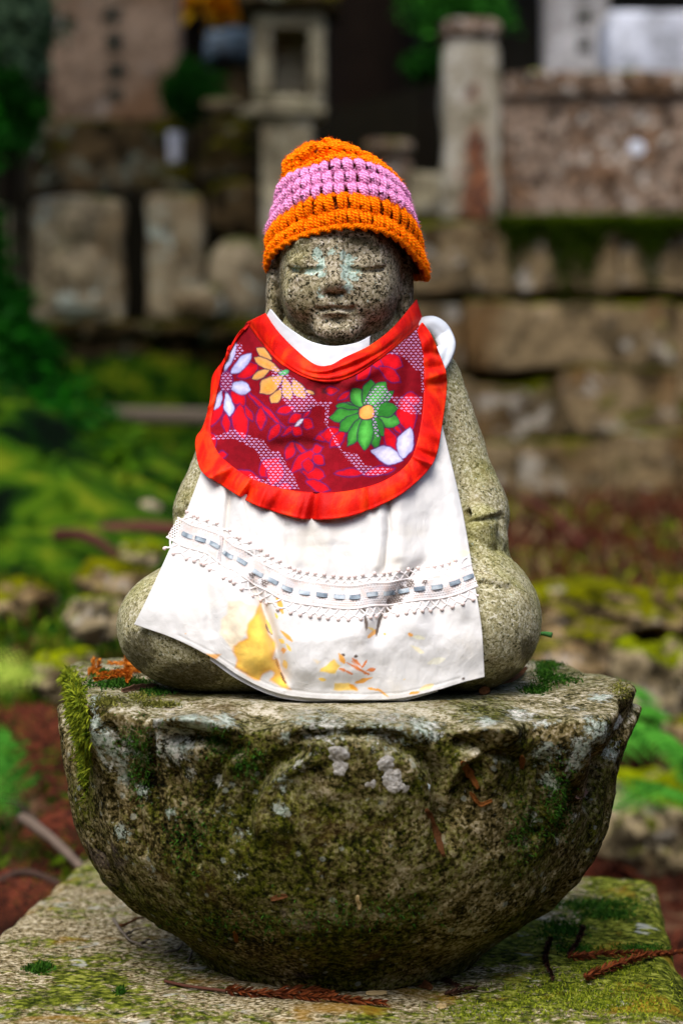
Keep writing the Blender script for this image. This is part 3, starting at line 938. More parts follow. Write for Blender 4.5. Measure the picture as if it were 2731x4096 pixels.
def bush(name, label, px, py, dep, rx, rz, leaf, mat, n, seed, group=None, stem_to=None, clumps=40, spread=0.2):
    c = P(px, py, dep)
    s = (dep + 2) / FPX
    zb = stem_to if stem_to is not None else float(terrain_z(c[0], dep))
    t = thing(name, label, 'shrub', (c[0], dep, zb), group)
    V, Fs, uv = tube(np.linspace((c[0], dep, zb), c, 6), np.linspace(0.025, 0.012, 6), 6)
    mesh_obj('stem', V, Fs, M['bark_dark'], t)
    pts = crown_pts(c, (rx * s, min(rx, rz) * s, rz * s), n, seed, clumps, spread)
    V, Fq, a = leaves(pts, leaf, seed)
    mesh_obj('foliage', V, Fq, M[mat], t, attrs={'rnd': a}, smooth=False)
    return t
bush('clipped_shrub', 'round clipped dark green shrub beside the stele', 768, 365, 7.7, 110, 112, 0.035, 'leaf_shrub', 2600, 7, clumps=60, spread=0.16)
bush('leafy_shrub', 'dark leafy shrub with pale leaf clusters beside the stele', 60, 120, 6.9, 150, 190, 0.07, 'leaf_mixed', 900, 8)
bush('evergreen_shrub', 'deep green evergreen shrub below the pale leafy shrub', 20, 440, 6.8, 120, 150, 0.06, 'leaf_shrub', 1500, 9)
bush('evergreen_bush', 'bright green bush in the wood above the tall fence post', 1830, -10, 9.5, 210, 130, 0.06, 'leaf_green', 2200, 10)
bush('evergreen_bush', 'dim green bush beside the shaft of the tall fence post', 1700, 260, 9.3, 75, 60, 0.05, 'leaf_shrub', 700, 11)

# moss-covered tree flare on the left
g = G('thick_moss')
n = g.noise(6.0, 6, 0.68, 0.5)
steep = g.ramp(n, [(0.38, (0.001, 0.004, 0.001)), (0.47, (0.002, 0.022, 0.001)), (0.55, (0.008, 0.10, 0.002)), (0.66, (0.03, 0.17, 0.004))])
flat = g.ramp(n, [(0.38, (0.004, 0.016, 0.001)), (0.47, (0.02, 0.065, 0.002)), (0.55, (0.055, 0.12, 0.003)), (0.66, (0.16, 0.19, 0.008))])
c = g.mix(g.band(g.m('ADD', g.up(), g.m('MULTIPLY', g.m('SUBTRACT', n, 0.5), 1.6)), 0.62, 0.88), steep, flat)  # upward faces painted brighter and yellower, for the extra light they get
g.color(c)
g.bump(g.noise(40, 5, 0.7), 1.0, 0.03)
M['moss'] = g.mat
t = thing('mossy_tree', 'moss-covered tree with broad flaring base on the slope', 'tree', (-1.36, 4.1, 0.6))
V, Fq = trunk_mesh(-1.36, 4.1, 0.45, 6.5, 0.36, 0.3, 6, 1.38, 0.27, 6)
rad_ = V - np.array([-1.36, 4.1, 0])
rad_[:, 2] = 0.15
rad_ /= np.linalg.norm(rad_, axis=1)[:, None]
V = V + rad_ * (0.07 * fbm(V, 5.0, 4, 41) + 0.035 * fbm(V, 17, 3, 43))[:, None]
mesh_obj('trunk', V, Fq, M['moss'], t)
gg = np.random.default_rng(5)
low = np.flatnonzero(V[:, 2] < 1.9)
k_ = gg.choice(low, 16000)
p_ = V[k_] + gg.normal(size=(len(k_), 3)) * .012
cl_ = fbm(p_, 4.0, 3, 51)
k_ = cl_ > -.12
p_, cl_ = p_[k_], cl_[k_]
nn_ = (p_ - np.array([-1.36, 4.1, 0])) * np.array([1, 1, 0])
nn_ = nn_ / np.linalg.norm(nn_, axis=1)[:, None] + np.array([0, 0, .5])
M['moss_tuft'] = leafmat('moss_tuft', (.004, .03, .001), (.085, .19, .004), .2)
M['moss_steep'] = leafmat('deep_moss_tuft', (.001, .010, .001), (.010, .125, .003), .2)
bright_ = sstep(.95, .68, p_[:, 2]) * sstep(-1.05, -.60, p_[:, 0]) + .25 * cl_ > .45  # tufts split alike: bright on the low slope, dark on the flank
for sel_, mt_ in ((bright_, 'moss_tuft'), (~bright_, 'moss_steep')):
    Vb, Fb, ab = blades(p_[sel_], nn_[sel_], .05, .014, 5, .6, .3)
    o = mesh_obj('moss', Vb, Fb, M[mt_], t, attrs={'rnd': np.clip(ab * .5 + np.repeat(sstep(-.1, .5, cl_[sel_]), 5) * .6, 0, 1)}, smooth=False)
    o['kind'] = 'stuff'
V, Fq, a = leaves(crown_pts((-1.6, 4.6, 6.6), (2.2, 1.8, 1.2), 3200, 6), 0.25, 6)
mesh_obj('crown', V, Fq, M['leaf_dark'], t, attrs={'rnd': a}, smooth=False)

# ---------------------------------------------------------- rocks at the terrace edge (right) and by the slope (left)
rk = [('mossy_rock', 'long mossy rock with a yellow-green cushion along the terrace edge', 2330, 2440, 640, 230, 2.55, 'rock'),
      ('mossy_rock', 'mossy rock with a pale chipped face at the end of the terrace edge', 2790, 2440, 420, 260, 2.5, 'rock'),
      ('tan_rock', 'tan upright rock set under the terrace edge above the fern', 2620, 2720, 330, 330, 2.35, 'greyrock'),
      ('tan_rock', 'brown rock in shade under the long mossy rock', 2300, 2650, 300, 260, 2.42, 'rock'),
      ('grey_rock', 'broad grey rock lying below the green fern', 2640, 3290, 560, 400, 1.75, 'greyrock'),
      ('tan_rock', 'dark rock behind the fern fronds', 2800, 3010, 330, 300, 2.2, 'rock'),
      ('grey_rock', 'half-hidden rock behind the lotus pedestal under the terrace edge', 1950, 2600, 420, 330, 2.5, 'greyrock')]
for k, (nm, lab, x, y, w_, h_, dp, mt) in enumerate(rk):
    lump(nm, lab, x, y, w_, h_, dp, mt, 200 + k, 'rocks of the terrace edge', 0.42, 'rock')
lk = [('tan_rock', 'pale tan rock beside the seated statue on the moss slope', 395, 2480, 240, 190, 1.9, 'greyrock'),
      ('tan_rock', 'brown mossy rock above the pale tan rock', 470, 2330, 300, 170, 2.3, 'rock'),
      ('tan_rock', 'small dim rock beneath the red fallen branch', 570, 2215, 170, 110, 2.7, 'greyrock'),
      ('grey_rock', 'grey boulder in the hollow behind the dead fronds', 250, 2700, 260, 200, 1.6, 'greyrock'),
      ('tan_rock', 'pale yellow stone cushioned in moss on the slope', 585, 2040, 110, 70, 3.4, 'grave'),
      ('mossy_rock', 'dark moss-covered rock on the slope by the picture of ferns', 60, 2440, 330, 230, 2.2, 'rock')]
lk[-1] = ('mossy_rock', 'dark moss-covered rock on the slope above the yellow-green frond') + lk[-1][2:]
for k, (nm, lab, x, y, w_, h_, dp, mt) in enumerate(lk):
    lump(nm, lab, x, y, w_, h_, dp, mt, 230 + k, 'rocks of the moss slope', 0.40, 'rock')

# unseen foliage ring, added beside and behind the viewer to block low skylight
def light_block_foliage():
    g = np.random.default_rng(99)
    n = 12000
    az = g.uniform(R(38), R(322), n)
    rad = g.uniform(7.5, 11.5, n)
    z = g.uniform(0.2, 5.0, n)
    keep = g.uniform(0, 1, n) < 1.15 - z / 6
    c = np.stack([np.sin(az) * rad, -1.0 + np.cos(az) * rad, z], 1)[keep]
    V, Fq, a = leaves(c, 0.62, 99, aspect=1.6)
    o = mesh_obj('light_block_foliage', V, Fq, M['leaf_dark'], attrs={'rnd': a}, smooth=False)
    tag(o, 'unseen dark evergreen foliage added round the clearing to block low light', 'wood', kind='stuff')
light_block_foliage()

# ================================================================== SLAB AND LOTUS PEDESTAL
ZS, ZL = 0.300, 0.545          # top of the slab, top of the lotus
# ---- irregular slab
def make_slab():
    q = [(-0.385, -0.50), (0.250, -0.50), (0.331, 0.380), (-0.281, 0.575)]
    n, m = 130, 150
    U, W = np.meshgrid(np.linspace(0, 1, n), np.linspace(0, 1, m), indexing='ij')
    q = np.array(q)
    top = (q[0] * ((1 - U) * (1 - W))[..., None] + q[1] * (U * (1 - W))[..., None] + q[2] * (U * W)[..., None] + q[3] * ((1 - U) * W)[..., None]).reshape(-1, 2)
    p3 = np.hstack([top, np.zeros((len(top), 1))])
    ed = np.minimum(np.minimum(U, 1 - U) * 0.62, np.minimum(W, 1 - W) * 0.98).ravel()
    z = ZS + 0.004 * fbm(p3, 12, 4, 2) + 0.002 * fbm(p3, 60, 3, 4) - 0.012 * np.exp(-ed / 0.006) * (1 + 0.6 * fbm(p3, 25, 2, 9))
    # keep it level under the pedestal
    rr = np.hypot(top[:, 0], top[:, 1])
    V = np.hstack([top, z[:, None]])
    F1 = grid_faces(n, m)
    # side walls
    idx = np.arange(n * m).reshape(n, m)
    ring = np.concatenate([idx[:, 0], idx[-1, 1:], idx[-2::-1, -1], idx[0, -2:0:-1]])
    b = V[ring].copy()
    c = b[:, :2].mean(0)
    lay = [ring]
    VV = [V]
    k = len(V)
    for dz, out in ((0.02, 0.004), (0.06, 0.006), (0.14, 0.005), (0.27, 0.004)):
        w = b.copy()
        nrm = (b[:, :2] - c)
        nrm /= np.linalg.norm(nrm, axis=1)[:, None]
        w[:, :2] += nrm * (out + 0.006 * fbm(np.hstack([b[:, :2], np.full((len(b), 1), dz)]), 20, 3, 7)[:, None])
        w[:, 2] = ZS - dz
        VV.append(w)
        lay.append(np.arange(k, k + len(w)))
        k += len(w)
    F2 = []
    for a_, b_ in zip(lay[:-1], lay[1:]):
        F2.append(np.stack([a_, b_, np.roll(b_, -1), np.roll(a_, -1)], 1))
    g = G('slab_stone')
    st = g.scaled((1.0, 1.6, 1.0))
    sp = g.noise(210, 5, 0.72, vec=st)
    n1 = g.noise(7, 5, 0.62, 0.5)
    c = g.ramp(sp, [(0.41, (0.020, 0.013, 0.003)), (0.47, (0.13, 0.095, 0.035)), (0.53, (0.34, 0.27, 0.14)), (0.60, (0.66, 0.58, 0.41))])
    ms = g.noise(5.0, 6, 0.66, 0.7)
    sx = g.n('ShaderNodeSeparateXYZ')
    g.put(sx.inputs[0], g.n('ShaderNodeTexCoord').outputs['Object'])
    bias = g.m('MINIMUM', g.m('MAXIMUM', g.m('MULTIPLY', sx.outputs[0], 0.5), -0.01), 0.16)
    mk = g.band(g.m('ADD', g.m('ADD', ms, bias), g.m('MULTIPLY', g.m('SUBTRACT', g.noise(90, 4, 0.7), 0.5), 0.7)), 0.48, 0.60)
    mc = g.ramp(g.noise(120, 5, 0.7), [(0.38, (0.010, 0.017, 0.002)), (0.47, (0.055, 0.068, 0.006)), (0.55, (0.15, 0.17, 0.014)), (0.64, (0.32, 0.33, 0.06))])
    c = g.mix(mk, c, mc)
    oc = g.band(g.noise(11, 5, 0.65, 0.5), 0.56, 0.70)
    c = g.mix(g.m('MULTIPLY', oc, 0.7), c, g.mix(sp, (0.10, 0.045, 0.003), (0.45, 0.24, 0.02)))
    pl = g.band(g.noise(16, 4, 0.6, 0.3), 0.62, 0.67)
    c = g.mix(g.m('MULTIPLY', pl, 0.65), c, g.mix(sp, (0.34, 0.34, 0.28), (0.62, 0.62, 0.55)))
    g.color(c)
    g.bump(g.m('ADD', sp, g.m('MULTIPLY', mk, 0.5)), 0.8, 0.003)
    t = thing('stone_slab', 'mossy irregular stone slab carrying the lotus pedestal', 'slab', (0, 0, 0.03))
    o = mesh_obj('slab', np.vstack(VV), [F1, np.vstack(F2)], g.mat, t)
    return t, o
slab_t, slab_o = make_slab()

# ---- lotus pedestal
RIM = [(0, .262, 0), (22, .246, -.002), (45, .306, .004), (68, .252, 0), (90, .272, 0), (113, .252, 0), (148, .312, .006), (170, .248, -.002), (196, .244, 0),
       (219, .277, .010), (232, .256, -.010), (244, .272, -.004), (253, .250, -.015), (262, .252, -.005), (271, .251, -.004), (281, .253, -.006), (289, .251, -.015), (299, .279, -.010),
       (307, .256, -.014), (318, .292, -.006), (338, .255, 0)]
def periodic(tab, k):
    a = np.array([t[0] for t in tab] * 3, float) + np.repeat([-360, 0, 360], len(tab))
    v = np.array([t[k] for t in tab] * 3)
    s = np.arange(-360, 720, 1.0)
    f = np.interp(s, a, v)
    ker = np.hanning(9)
    f = np.convolve(f, ker / ker.sum(), 'same')
    return lambda th: np.interp(np.mod(th, 360), s, f)
rim_r, rim_z = periodic(RIM, 1), periodic(RIM, 2)
def lotus_sdf(X, Y, Z):
    th = np.degrees(np.arctan2(Y, X)) % 360
    rho = np.hypot(X, Y)
    zp = np.array([.28, .30, .313, .33, .35, .374, .397, .419, .45, .4856, .52, .545, .60])
    rp = np.array([.118, .120, .129, .150, .176, .199, .213, .224, .232, .239, .243, .242, .242])
    Rb = np.interp(Z, zp, rp)
    w = sstep(.40, .535, Z)
    rr_, wn = rim_r(th), sstep(.478, .535, Z)
    broad = np.clip(rr_ - .272, 0, 1) + .020 * (rr_ > .28)
    broad = np.clip((rr_ - .262) * 1.2, 0, .05)
    Rr = Rb + broad * w ** 1.4 + (rr_ - .243 - broad) * wn
    # petals carved in relief
    rel = np.zeros_like(Rr)
    for k in range(8):
        d = (th - (270 + 45 * k) + 180) % 360 - 180
        t = np.clip((Z - .33) / (.528 - .33), 0, 1)
        hw = 24.5 * np.sqrt(np.clip(1 - np.clip((t - .45) / .55, 0, 1) ** 2.2, 0, 1)) * (0.72 + 0.28 * sstep(0, .4, t))
        e = (hw - np.abs(d)) / 3.0
        inside = sstep(-0.4, 1.0, e) * sstep(.315, .36, Z) * sstep(.545, .522, Z)
        rel = np.maximum(rel, .012 * inside * (0.25 if k in (0, 1, 7) else 1.0) * (0.55 + 0.45 * np.cos(np.radians(np.clip(d / 24, -1, 1) * 80))))
        e2 = np.abs(np.abs(d) - hw * 0.62)
        rel = rel - .0055 * np.exp(-(e2 / 1.5) ** 2) * sstep(.35, .40, Z) * sstep(.535, .50, Z) * (k not in (0, 1, 7))
        e3 = np.abs(d + 3 * np.sin(Z * 40 + k))
        rel = rel - .0045 * np.exp(-(e3 / 1.4) ** 2) * sstep(.37, .43, Z) * sstep(.53, .47, Z) * (k not in (0, 1, 7))
    rel = rel - .006 * sstep(.43, .505, Z) * sstep(.545, .522, Z)
    Rr = Rr + rel
    side = (rho - Rr) * 0.82
    f0 = sstep(.10, .25, rho)
    top = Z - (ZL + rim_z(th) * f0 ** 3 + .003 * np.sin(th * .11) * f0)
    return smax(side, top, .009), th, rho
def make_lotus():
    h = 0.0030
    lo, hi = (-.33, -.33, ZS - .012), (.33, .33, .575)
    X, Y, Z = volume(lo, hi, h)
    f, th, rho = lotus_sdf(X, Y, Z)
    f = smax(f, (ZS - .002) - Z, .004)
    V, Q = surface_nets(f, lo, h)
    r = V - np.array([0, 0, .42])
    nr = np.stack([r[:, 0], r[:, 1], r[:, 2] * 0.6], 1)
    nr /= np.linalg.norm(nr, axis=1)[:, None]
    onTop = (V[:, 2] > ZL - .006) & (np.hypot(V[:, 0], V[:, 1]) < .20)
    nr[onTop] = (0, 0, 1)
    chip = fbm(V, 18, 4, 31)
    edge = np.exp(-((V[:, 2] - ZL) / .02) ** 2) * sstep(.2, .235, np.hypot(V[:, 0], V[:, 1]))
    amp = .0042 * fbm(V, 22, 4, 8) + .0014 * fbm(V, 120, 3, 12) - edge * .007 * np.clip(chip - .1, 0, 1)
    amp[onTop] *= 0.35
    V = V + nr * amp[:, None]
    return V, Q
LV, LQ = make_lotus()
# petal carving on the side seen in the photo: (pixel line, width px, depth m); negative stands proud
PETALS = [([(1000, 3420), (985, 3330), (992, 3220), (1055, 3105), (1150, 3025), (1270, 2972)], 32, .0085), ([(1040, 3400), (1030, 3300), (1050, 3200), (1110, 3120), (1200, 3062), (1320, 3020)], 20, -.0035),
          ([(1480, 2975), (1600, 2985), (1690, 3030), (1745, 3110), (1765, 3230), (1780, 3420)], 34, .0080), ([(1130, 2960), (1300, 2938), (1500, 2938), (1660, 2960)], 22, .0070),
          ([(1110, 3420), (1130, 3250), (1210, 3130), (1340, 3070), (1500, 3080), (1610, 3150), (1660, 3300)], 150, -.0045),
          ([(640, 2950), (720, 2948), (820, 2962), (930, 3000)], 34, .0105), ([(600, 2885), (740, 2862), (880, 2882), (975, 2942)], 24, -.0060), ([(600, 2900), (598, 3000), (612, 3170), (660, 3370)], 16, .0075),
          ([(985, 2960), (900, 3050), (850, 3160), (815, 3260)], 22, .0050), ([(960, 3010), (900, 3120), (880, 3260)], 30, -.0035), ([(752, 3270), (768, 3380), (800, 3480)], 11, .0070), ([(690, 3060), (720, 3180), (752, 3270)], 14, .0050),
          ([(480, 3060), (530, 3180), (560, 3310), (580, 3440)], 11, .0065), ([(425, 2890), (470, 2960), (540, 3040)], 14, .0060), ([(400, 3060), (440, 3180), (470, 3320)], 12, .0040), ([(380, 2860), (420, 3000), (450, 3160)], 26, -.0035),
          ([(1800, 3260), (1785, 3160), (1825, 3062), (1925, 3006), (2030, 2990)], 16, -.0055), ([(1850, 3260), (1840, 3170), (1880, 3090), (1960, 3050)], 40, .0035), ([(1800, 2960), (1900, 2985), (2010, 3020), (2090, 3035)], 26, .0095), ([(1850, 2925), (1960, 2905), (2080, 2950)], 22, -.0060),
          ([(2190, 3000), (2180, 3120), (2150, 3280), (2110, 3420)], 24, .0085), ([(2300, 3120), (2275, 3240), (2230, 3370)], 16, .0070), ([(2390, 2960), (2375, 3100), (2340, 3260)], 14, .0050), ([(2240, 3010), (2230, 3150), (2195, 3300)], 24, -.0040), ([(2050, 3080), (2060, 3200), (2040, 3330)], 40, -.0040)]
lpx = np.stack([CX + LV[:, 0] * FPX / (LV[:, 1] + 2), HY - (LV[:, 2] - CAMZ) * FPX / (LV[:, 1] + 2)], 1)
lr = np.hypot(LV[:, 0], LV[:, 1])
ldir = np.stack([LV[:, 0] / lr, LV[:, 1] / lr, np.zeros(len(LV))], 1)
lfr = sstep(.06, -.02, LV[:, 1]) * sstep(.17, .20, lr + .05 * (LV[:, 2] < ZL - .03))
rough = 1 + .5 * fbm(LV, 40, 3, 61)
for line, wpx, dep in PETALS:
    d_, s_, u_ = polydist(lpx, [tuple(v) for v in catmull(line, 14)])
    LV = LV - ldir * (1.45 * dep * np.exp(-(d_ / wpx) ** 2) * sstep(0, .15, u_) * sstep(1, .85, u_) * lfr * rough)[:, None]
lotus_bvh = BVHTree.FromPolygons([tuple(v) for v in LV], [tuple(int(i) for i in q) for q in LQ])
def cast(bvh, px, py):
    o = Vector((0, CAMY, CAMZ))
    d = (Vector(P(px, py, 0)) - o).normalized()
    hit, nrm, i, dist = bvh.ray_cast(o, d)
    if hit is None:
        return None, None
    n = np.array(nrm)
    if n @ np.array(d) > 0:
        n = -n
    return np.array(hit), n
LICH = [  # px, py, radius px, weight : pale mint/white crusts
    (700, 2960, 110, .9), (520, 2990, 60, .8), (410, 2960, 80, 1.0), (470, 3050, 60, .8), (380, 2890, 40, .8), (900, 2880, 60, .9), (760, 2870, 80, .85), (560, 3160, 50, .55),
    (2185, 3010, 62, 1.0), (2200, 3120, 55, 1.0), (2170, 2900, 45, .7), (2330, 2990, 70, 1.0), (2400, 2930, 70, 1.0), (2300, 3060, 50, .9), (2440, 3010, 50, .9), (2400, 2790, 60, .8),
    (1560, 2890, 150, .55), (1250, 2880, 120, .55), (2080, 2860, 70, .9), (640, 2900, 50, .8), (1110, 3230, 40, .6), (1130, 3130, 40, .6), (1200, 3070, 35, .6), (490, 3330, 45, .7), (960, 3340, 40, .45),
    (2330, 2660, 90, 1.0), (2420, 2690, 80, .9), (2500, 2720, 60, .8), (2130, 3280, 40, .5), (2300, 3270, 30, .5), (900, 3240, 45, .5), (1140, 2950, 30, .7), (960, 3500, 36, .5), (2290, 2830, 40, .6), (600, 3480, 40, .4), (360, 2960, 60, 1.0), (440, 3010, 60, 1.0), (500, 3090, 45, .8), (560, 3020, 40, .7), (820, 2905, 60, .9), (1320, 2895, 90, .7), (1700, 2905, 80, .7), (1950, 2890, 60, .8), (2470, 2890, 40, .9), (2360, 2870, 40, .7), (390, 2800, 50, .7), (870, 3120, 40, .6), (680, 3260, 36, .5), (760, 3090, 40, .5)]
lich = np.zeros(len(LV))
for (a, b, r, w_) in LICH:
    p, nn = cast(lotus_bvh, a, b)
    if p is None:
        continue
    d = np.linalg.norm((LV - p) * np.array([1, 0.5, 1]), axis=1)
    lich = np.maximum(lich, min(.80, w_) * sstep(1.25, 0.2, d / (1.2 * r * (p[1] + 2) / FPX)))
def lotus_material():
    g = G('lotus_stone')
    cell = g.red(g.vor(420, 'Color'))
    n1 = g.noise(210, 5, 0.75)
    n2 = g.noise(55, 6, 0.7, 0.4)
    n3 = g.noise(8.0, 5, 0.6, 0.5)
    f = g.m('ADD', g.m('MULTIPLY', cell, 0.14), g.m('ADD', g.m('MULTIPLY', n1, 0.44), g.m('MULTIPLY', n2, 0.50)))
    f = g.m('ADD', f, g.m('MULTIPLY', g.m('SUBTRACT', g.noise(7.0, 4, 0.6, 0.8), 0.5), 0.34))
    c = g.ramp(f, [(0.40, (0.002, 0.002, 0.0005)), (0.475, (0.018, 0.014, 0.003)), (0.53, (0.075, 0.057, 0.016)), (0.585, (0.19, 0.145, 0.058)), (0.67, (0.42, 0.35, 0.22))])
    # faces turned to the sky painted paler, for the light they get
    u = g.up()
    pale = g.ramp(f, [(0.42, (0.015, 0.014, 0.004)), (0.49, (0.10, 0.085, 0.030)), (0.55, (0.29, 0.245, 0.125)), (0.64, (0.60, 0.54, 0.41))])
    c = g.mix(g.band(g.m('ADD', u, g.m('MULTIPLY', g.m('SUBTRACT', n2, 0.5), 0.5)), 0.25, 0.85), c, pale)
    # algae and moss film
    mo = g.band(g.m('ADD', n3, g.m('MULTIPLY', g.m('SUBTRACT', n1, 0.5), 0.45)), 0.43, 0.57)
    mc = g.ramp(n1, [(0.40, (0.003, 0.005, 0.0005)), (0.49, (0.024, 0.032, 0.001)), (0.58, (0.11, 0.125, 0.006))])
    c = g.mix(g.m('MULTIPLY', mo, 0.60), c, mc)
    ru = g.band(g.noise(12, 5, 0.66, 0.8), 0.57, 0.72)
    c = g.mix(g.m('MULTIPLY', ru, 0.45), c, g.mix(n1, (0.03, 0.012, 0.003), (0.17, 0.085, 0.025)))
    pu = g.band(g.noise(17, 4, 0.6, 0.6), 0.63, 0.72)
    c = g.mix(g.m('MULTIPLY', pu, 0.4), c, g.mix(cell, (0.07, 0.04, 0.04), (0.34, 0.26, 0.24)))
    # pale crusts, with shapes of their own
    a = g.attr('lich')
    lm = g.band(g.m('ADD', a, g.m('MULTIPLY', g.m('SUBTRACT', g.noise(150, 8, 0.85), 0.5), 4.6)), 0.54, 0.64)
    lc = g.ramp(g.noise(260, 4, 0.75), [(0.36, (0.11, 0.15, 0.10)), (0.47, (0.34, 0.40, 0.31)), (0.62, (0.60, 0.63, 0.54))])
    lc = g.mix(g.band(g.noise(20, 3, 0.5), 0.45, 0.6), lc, g.mix(1.0, lc, (1.25, 1.08, 1.1), 'MULTIPLY'))
    c = g.mix(lm, c, lc)
    sm = g.band(g.m('ADD', g.m('MULTIPLY', g.vor(52, 'Distance'), -1.0), g.m('MULTIPLY', g.noise(44, 6, 0.8), 0.55)), 0.13, 0.17)
    c = g.mix(g.m('MULTIPLY', sm, 0.40), c, g.ramp(n1, [(0.3, (0.2, 0.24, 0.18)), (0.6, (0.46, 0.48, 0.42))]))
    g.color(c)
    g.b.inputs['Roughness'].default_value = 0.8
    g.bump(g.m('ADD', g.m('MULTIPLY', n1, 1.0), g.m('ADD', g.m('MULTIPLY', n2, 1.2), g.m('MULTIPLY', lm, 0.5))), 0.9, 0.004)
    return g.mat
M['lotus'] = lotus_material()
lotus_t = thing('lotus_pedestal', 'bowl-shaped stone lotus pedestal with carved petals, moss and lichen', 'pedestal', (0, 0, ZS))
mesh_obj('bowl', LV, LQ, M['lotus'], lotus_t, attrs={'lich': lich})

# raised grey lichen cushions on the front petal
def cushion(px, py, rpx, seed, mat, hgt=0.30, stretch=1.0):
    p, n = cast(lotus_bvh, px, py)
    r = rpx * (p[1] + 2) / FPX
    up = np.array([0, 0, 1.0])
    u = np.cross(up, n); u /= np.linalg.norm(u)
    v = np.cross(n, u)
    th, rr = np.meshgrid(np.linspace(0, 2 * np.pi, 36, endpoint=False), np.linspace(0, 1, 10), indexing='ij')
    q = np.stack([np.cos(th) * 1.3, np.sin(th) * 1.3, np.full_like(th, seed * 3.1)], -1).reshape(-1, 3)
    out = (1 + 0.22 * fbm(q, 2.2, 4, seed)).reshape(th.shape) * r
    hh = r * hgt * np.sqrt(np.clip(1 - rr ** 2, 0, 1))
    V = p + (np.cos(th) * rr * out)[..., None] * u * stretch + (np.sin(th) * rr * out)[..., None] * v + (hh - 0.0015)[..., None] * n
    V = V.reshape(-1, 3)
    V += n * (0.14 * r * fbm(V, 320, 3, seed))[:, None]
    mesh_obj('lichen_cushion', V, grid_faces(36, 10, True)[:, ::-1], mat, lotus_t)
g = G('grey_lichen')
n_ = g.noise(300, 5, 0.75)
g.color(g.ramp(n_, [(0.32, (0.16, 0.14, 0.11)), (0.48, (0.40, 0.37, 0.32)), (0.66, (0.60, 0.58, 0.54))]))
g.bump(n_, 0.9, 0.003)
M['greylichen'] = g.mat
g = G('white_lichen')
n_ = g.noise(240, 5, 0.7)
g.color(g.ramp(n_, [(0.3, (0.34, 0.42, 0.40)), (0.5, (0.55, 0.63, 0.63)), (0.7, (0.68, 0.74, 0.76))]))
g.bump(n_, 0.6, 0.002)
M['whitelichen'] = g.mat
for k, (a, b, r) in enumerate(((1350, 3024, 46), (1368, 3068, 40), (1545, 3064, 44), (1560, 3105, 50), (1588, 3140, 42), (1622, 3152, 31), (1488, 3138, 30))):
    cushion(a, b, r, 300 + k, M['greylichen'])
for k, (a, b, r) in enumerate(((1700, 3170, 36), (1735, 3175, 28), (1722, 3212, 26))):
    cushion(a, b, r, 320 + k, M['whitelichen'], 0.12)

# ================================================================== THE SEATED STATUE
HB = 0.0026
def body_sdf(X, Y, Z):
    f = sd_cap(X, Y * 1.18, Z, (0, .025, .66), (0, .03, .80), .112, .078)
    f = smin(f, sd_cap(X, Y, Z, (0, .02, .78), (0, .015, .89), .055, .046), .03)
    for s in (-1, 1):
        f = smin(f, sd_cap(X, Y, Z, (s * .072, .02, .812), (s * .105, .005, .70), .036, .040), .03)
        f = smin(f, sd_cap(X, Y, Z, (s * .105, .0, .69), (s * .045, -.085, .645), .040, .026), .02)
        # gathered sleeve
        f = smin(f, sd_ell(X, Y, Z, (s * .106, -.01, .672), (.040, .06, .026)), .008)
        f = smin(f, sd_ell(X, Y, Z, (s * .110, -.015, .640), (.038, .065, .024)), .010)
        f = smin(f, sd_cap(X, Y, Z, (s * .118, -.055, .690), (s * .085, -.075, .625), .018, .015), .008)
    f = smin(f, sd_ell(X, Y, Z, (0, -.085, .650), (.05, .045, .022)), .02)
    f = smin(f, sd_ell(X, Y, Z, (-.122, -.045, .600), (.073, .085, .056)), .022)
    f = smin(f, sd_ell(X, Y, Z, (.110, -.045, .605), (.063, .088, .062)), .022)
    f = smin(f, sd_ell(X, Y, Z, (-.01, -.07, .590), (.135, .080, .050)), .03)
    f = smin(f, sd_ell(X, Y, Z, (0, .04, .60), (.145, .085, .07)), .03)
    # cut folds into the robe over the arms and thighs
    for s in (-1, 1):
        for (a, b, r) in (((s * .150, -.03, .700), (s * .080, -.085, .694), .0045), ((s * .150, -.035, .664), (s * .095, -.085, .632), .0050), ((s * .152, -.03, .655), (s * .10, -.10, .600), .0040)):
            f = smax(f, -sd_cap(X, Y, Z, a, b, r, r), .006)
    return f
# robe folds: (pixel line, width px, depth m); negative stands proud
FOLDS = [([(1820, 2100), (1900, 2086), (2020, 2060)], 11, .0042), ([(1830, 2078), (1910, 2064), (2020, 2036)], 14, -.0022), ([(1835, 2118), (1920, 2165), (2010, 2222)], 11, .0045), ([(1850, 2150), (1920, 2235), (1985, 2300)], 10, .0038),
         ([(1880, 2200), (1925, 2290), (1950, 2340)], 9, .0028), ([(1900, 2150), (1960, 2200), (2010, 2260)], 12, -.0024), ([(1870, 2345), (1950, 2340), (2060, 2366)], 13, .0040), ([(1880, 2312), (1960, 2308), (2050, 2330)], 16, -.0026), ([(1820, 1880), (1880, 2000), (1905, 2070)], 12, .0022),
         ([(690, 2085), (745, 2040), (810, 1995)], 11, .0040), ([(690, 2140), (740, 2110), (800, 2085)], 11, .0036), ([(630, 2258), (720, 2226), (800, 2205)], 12, .0036), ([(690, 2112), (745, 2076), (800, 2040)], 13, -.0022), ([(1840, 2180), (1880, 2260), (1900, 2330)], 9, .0024)]
lo, hi = (-.24, -.19, .53), (.22, .19, .90)
X, Y, Z = volume(lo, hi, HB)
fb = body_sdf(X, Y, Z)
fb = smax(fb, (ZL - .004) - Z, .008)
BV, BQ = surface_nets(fb, lo, HB)
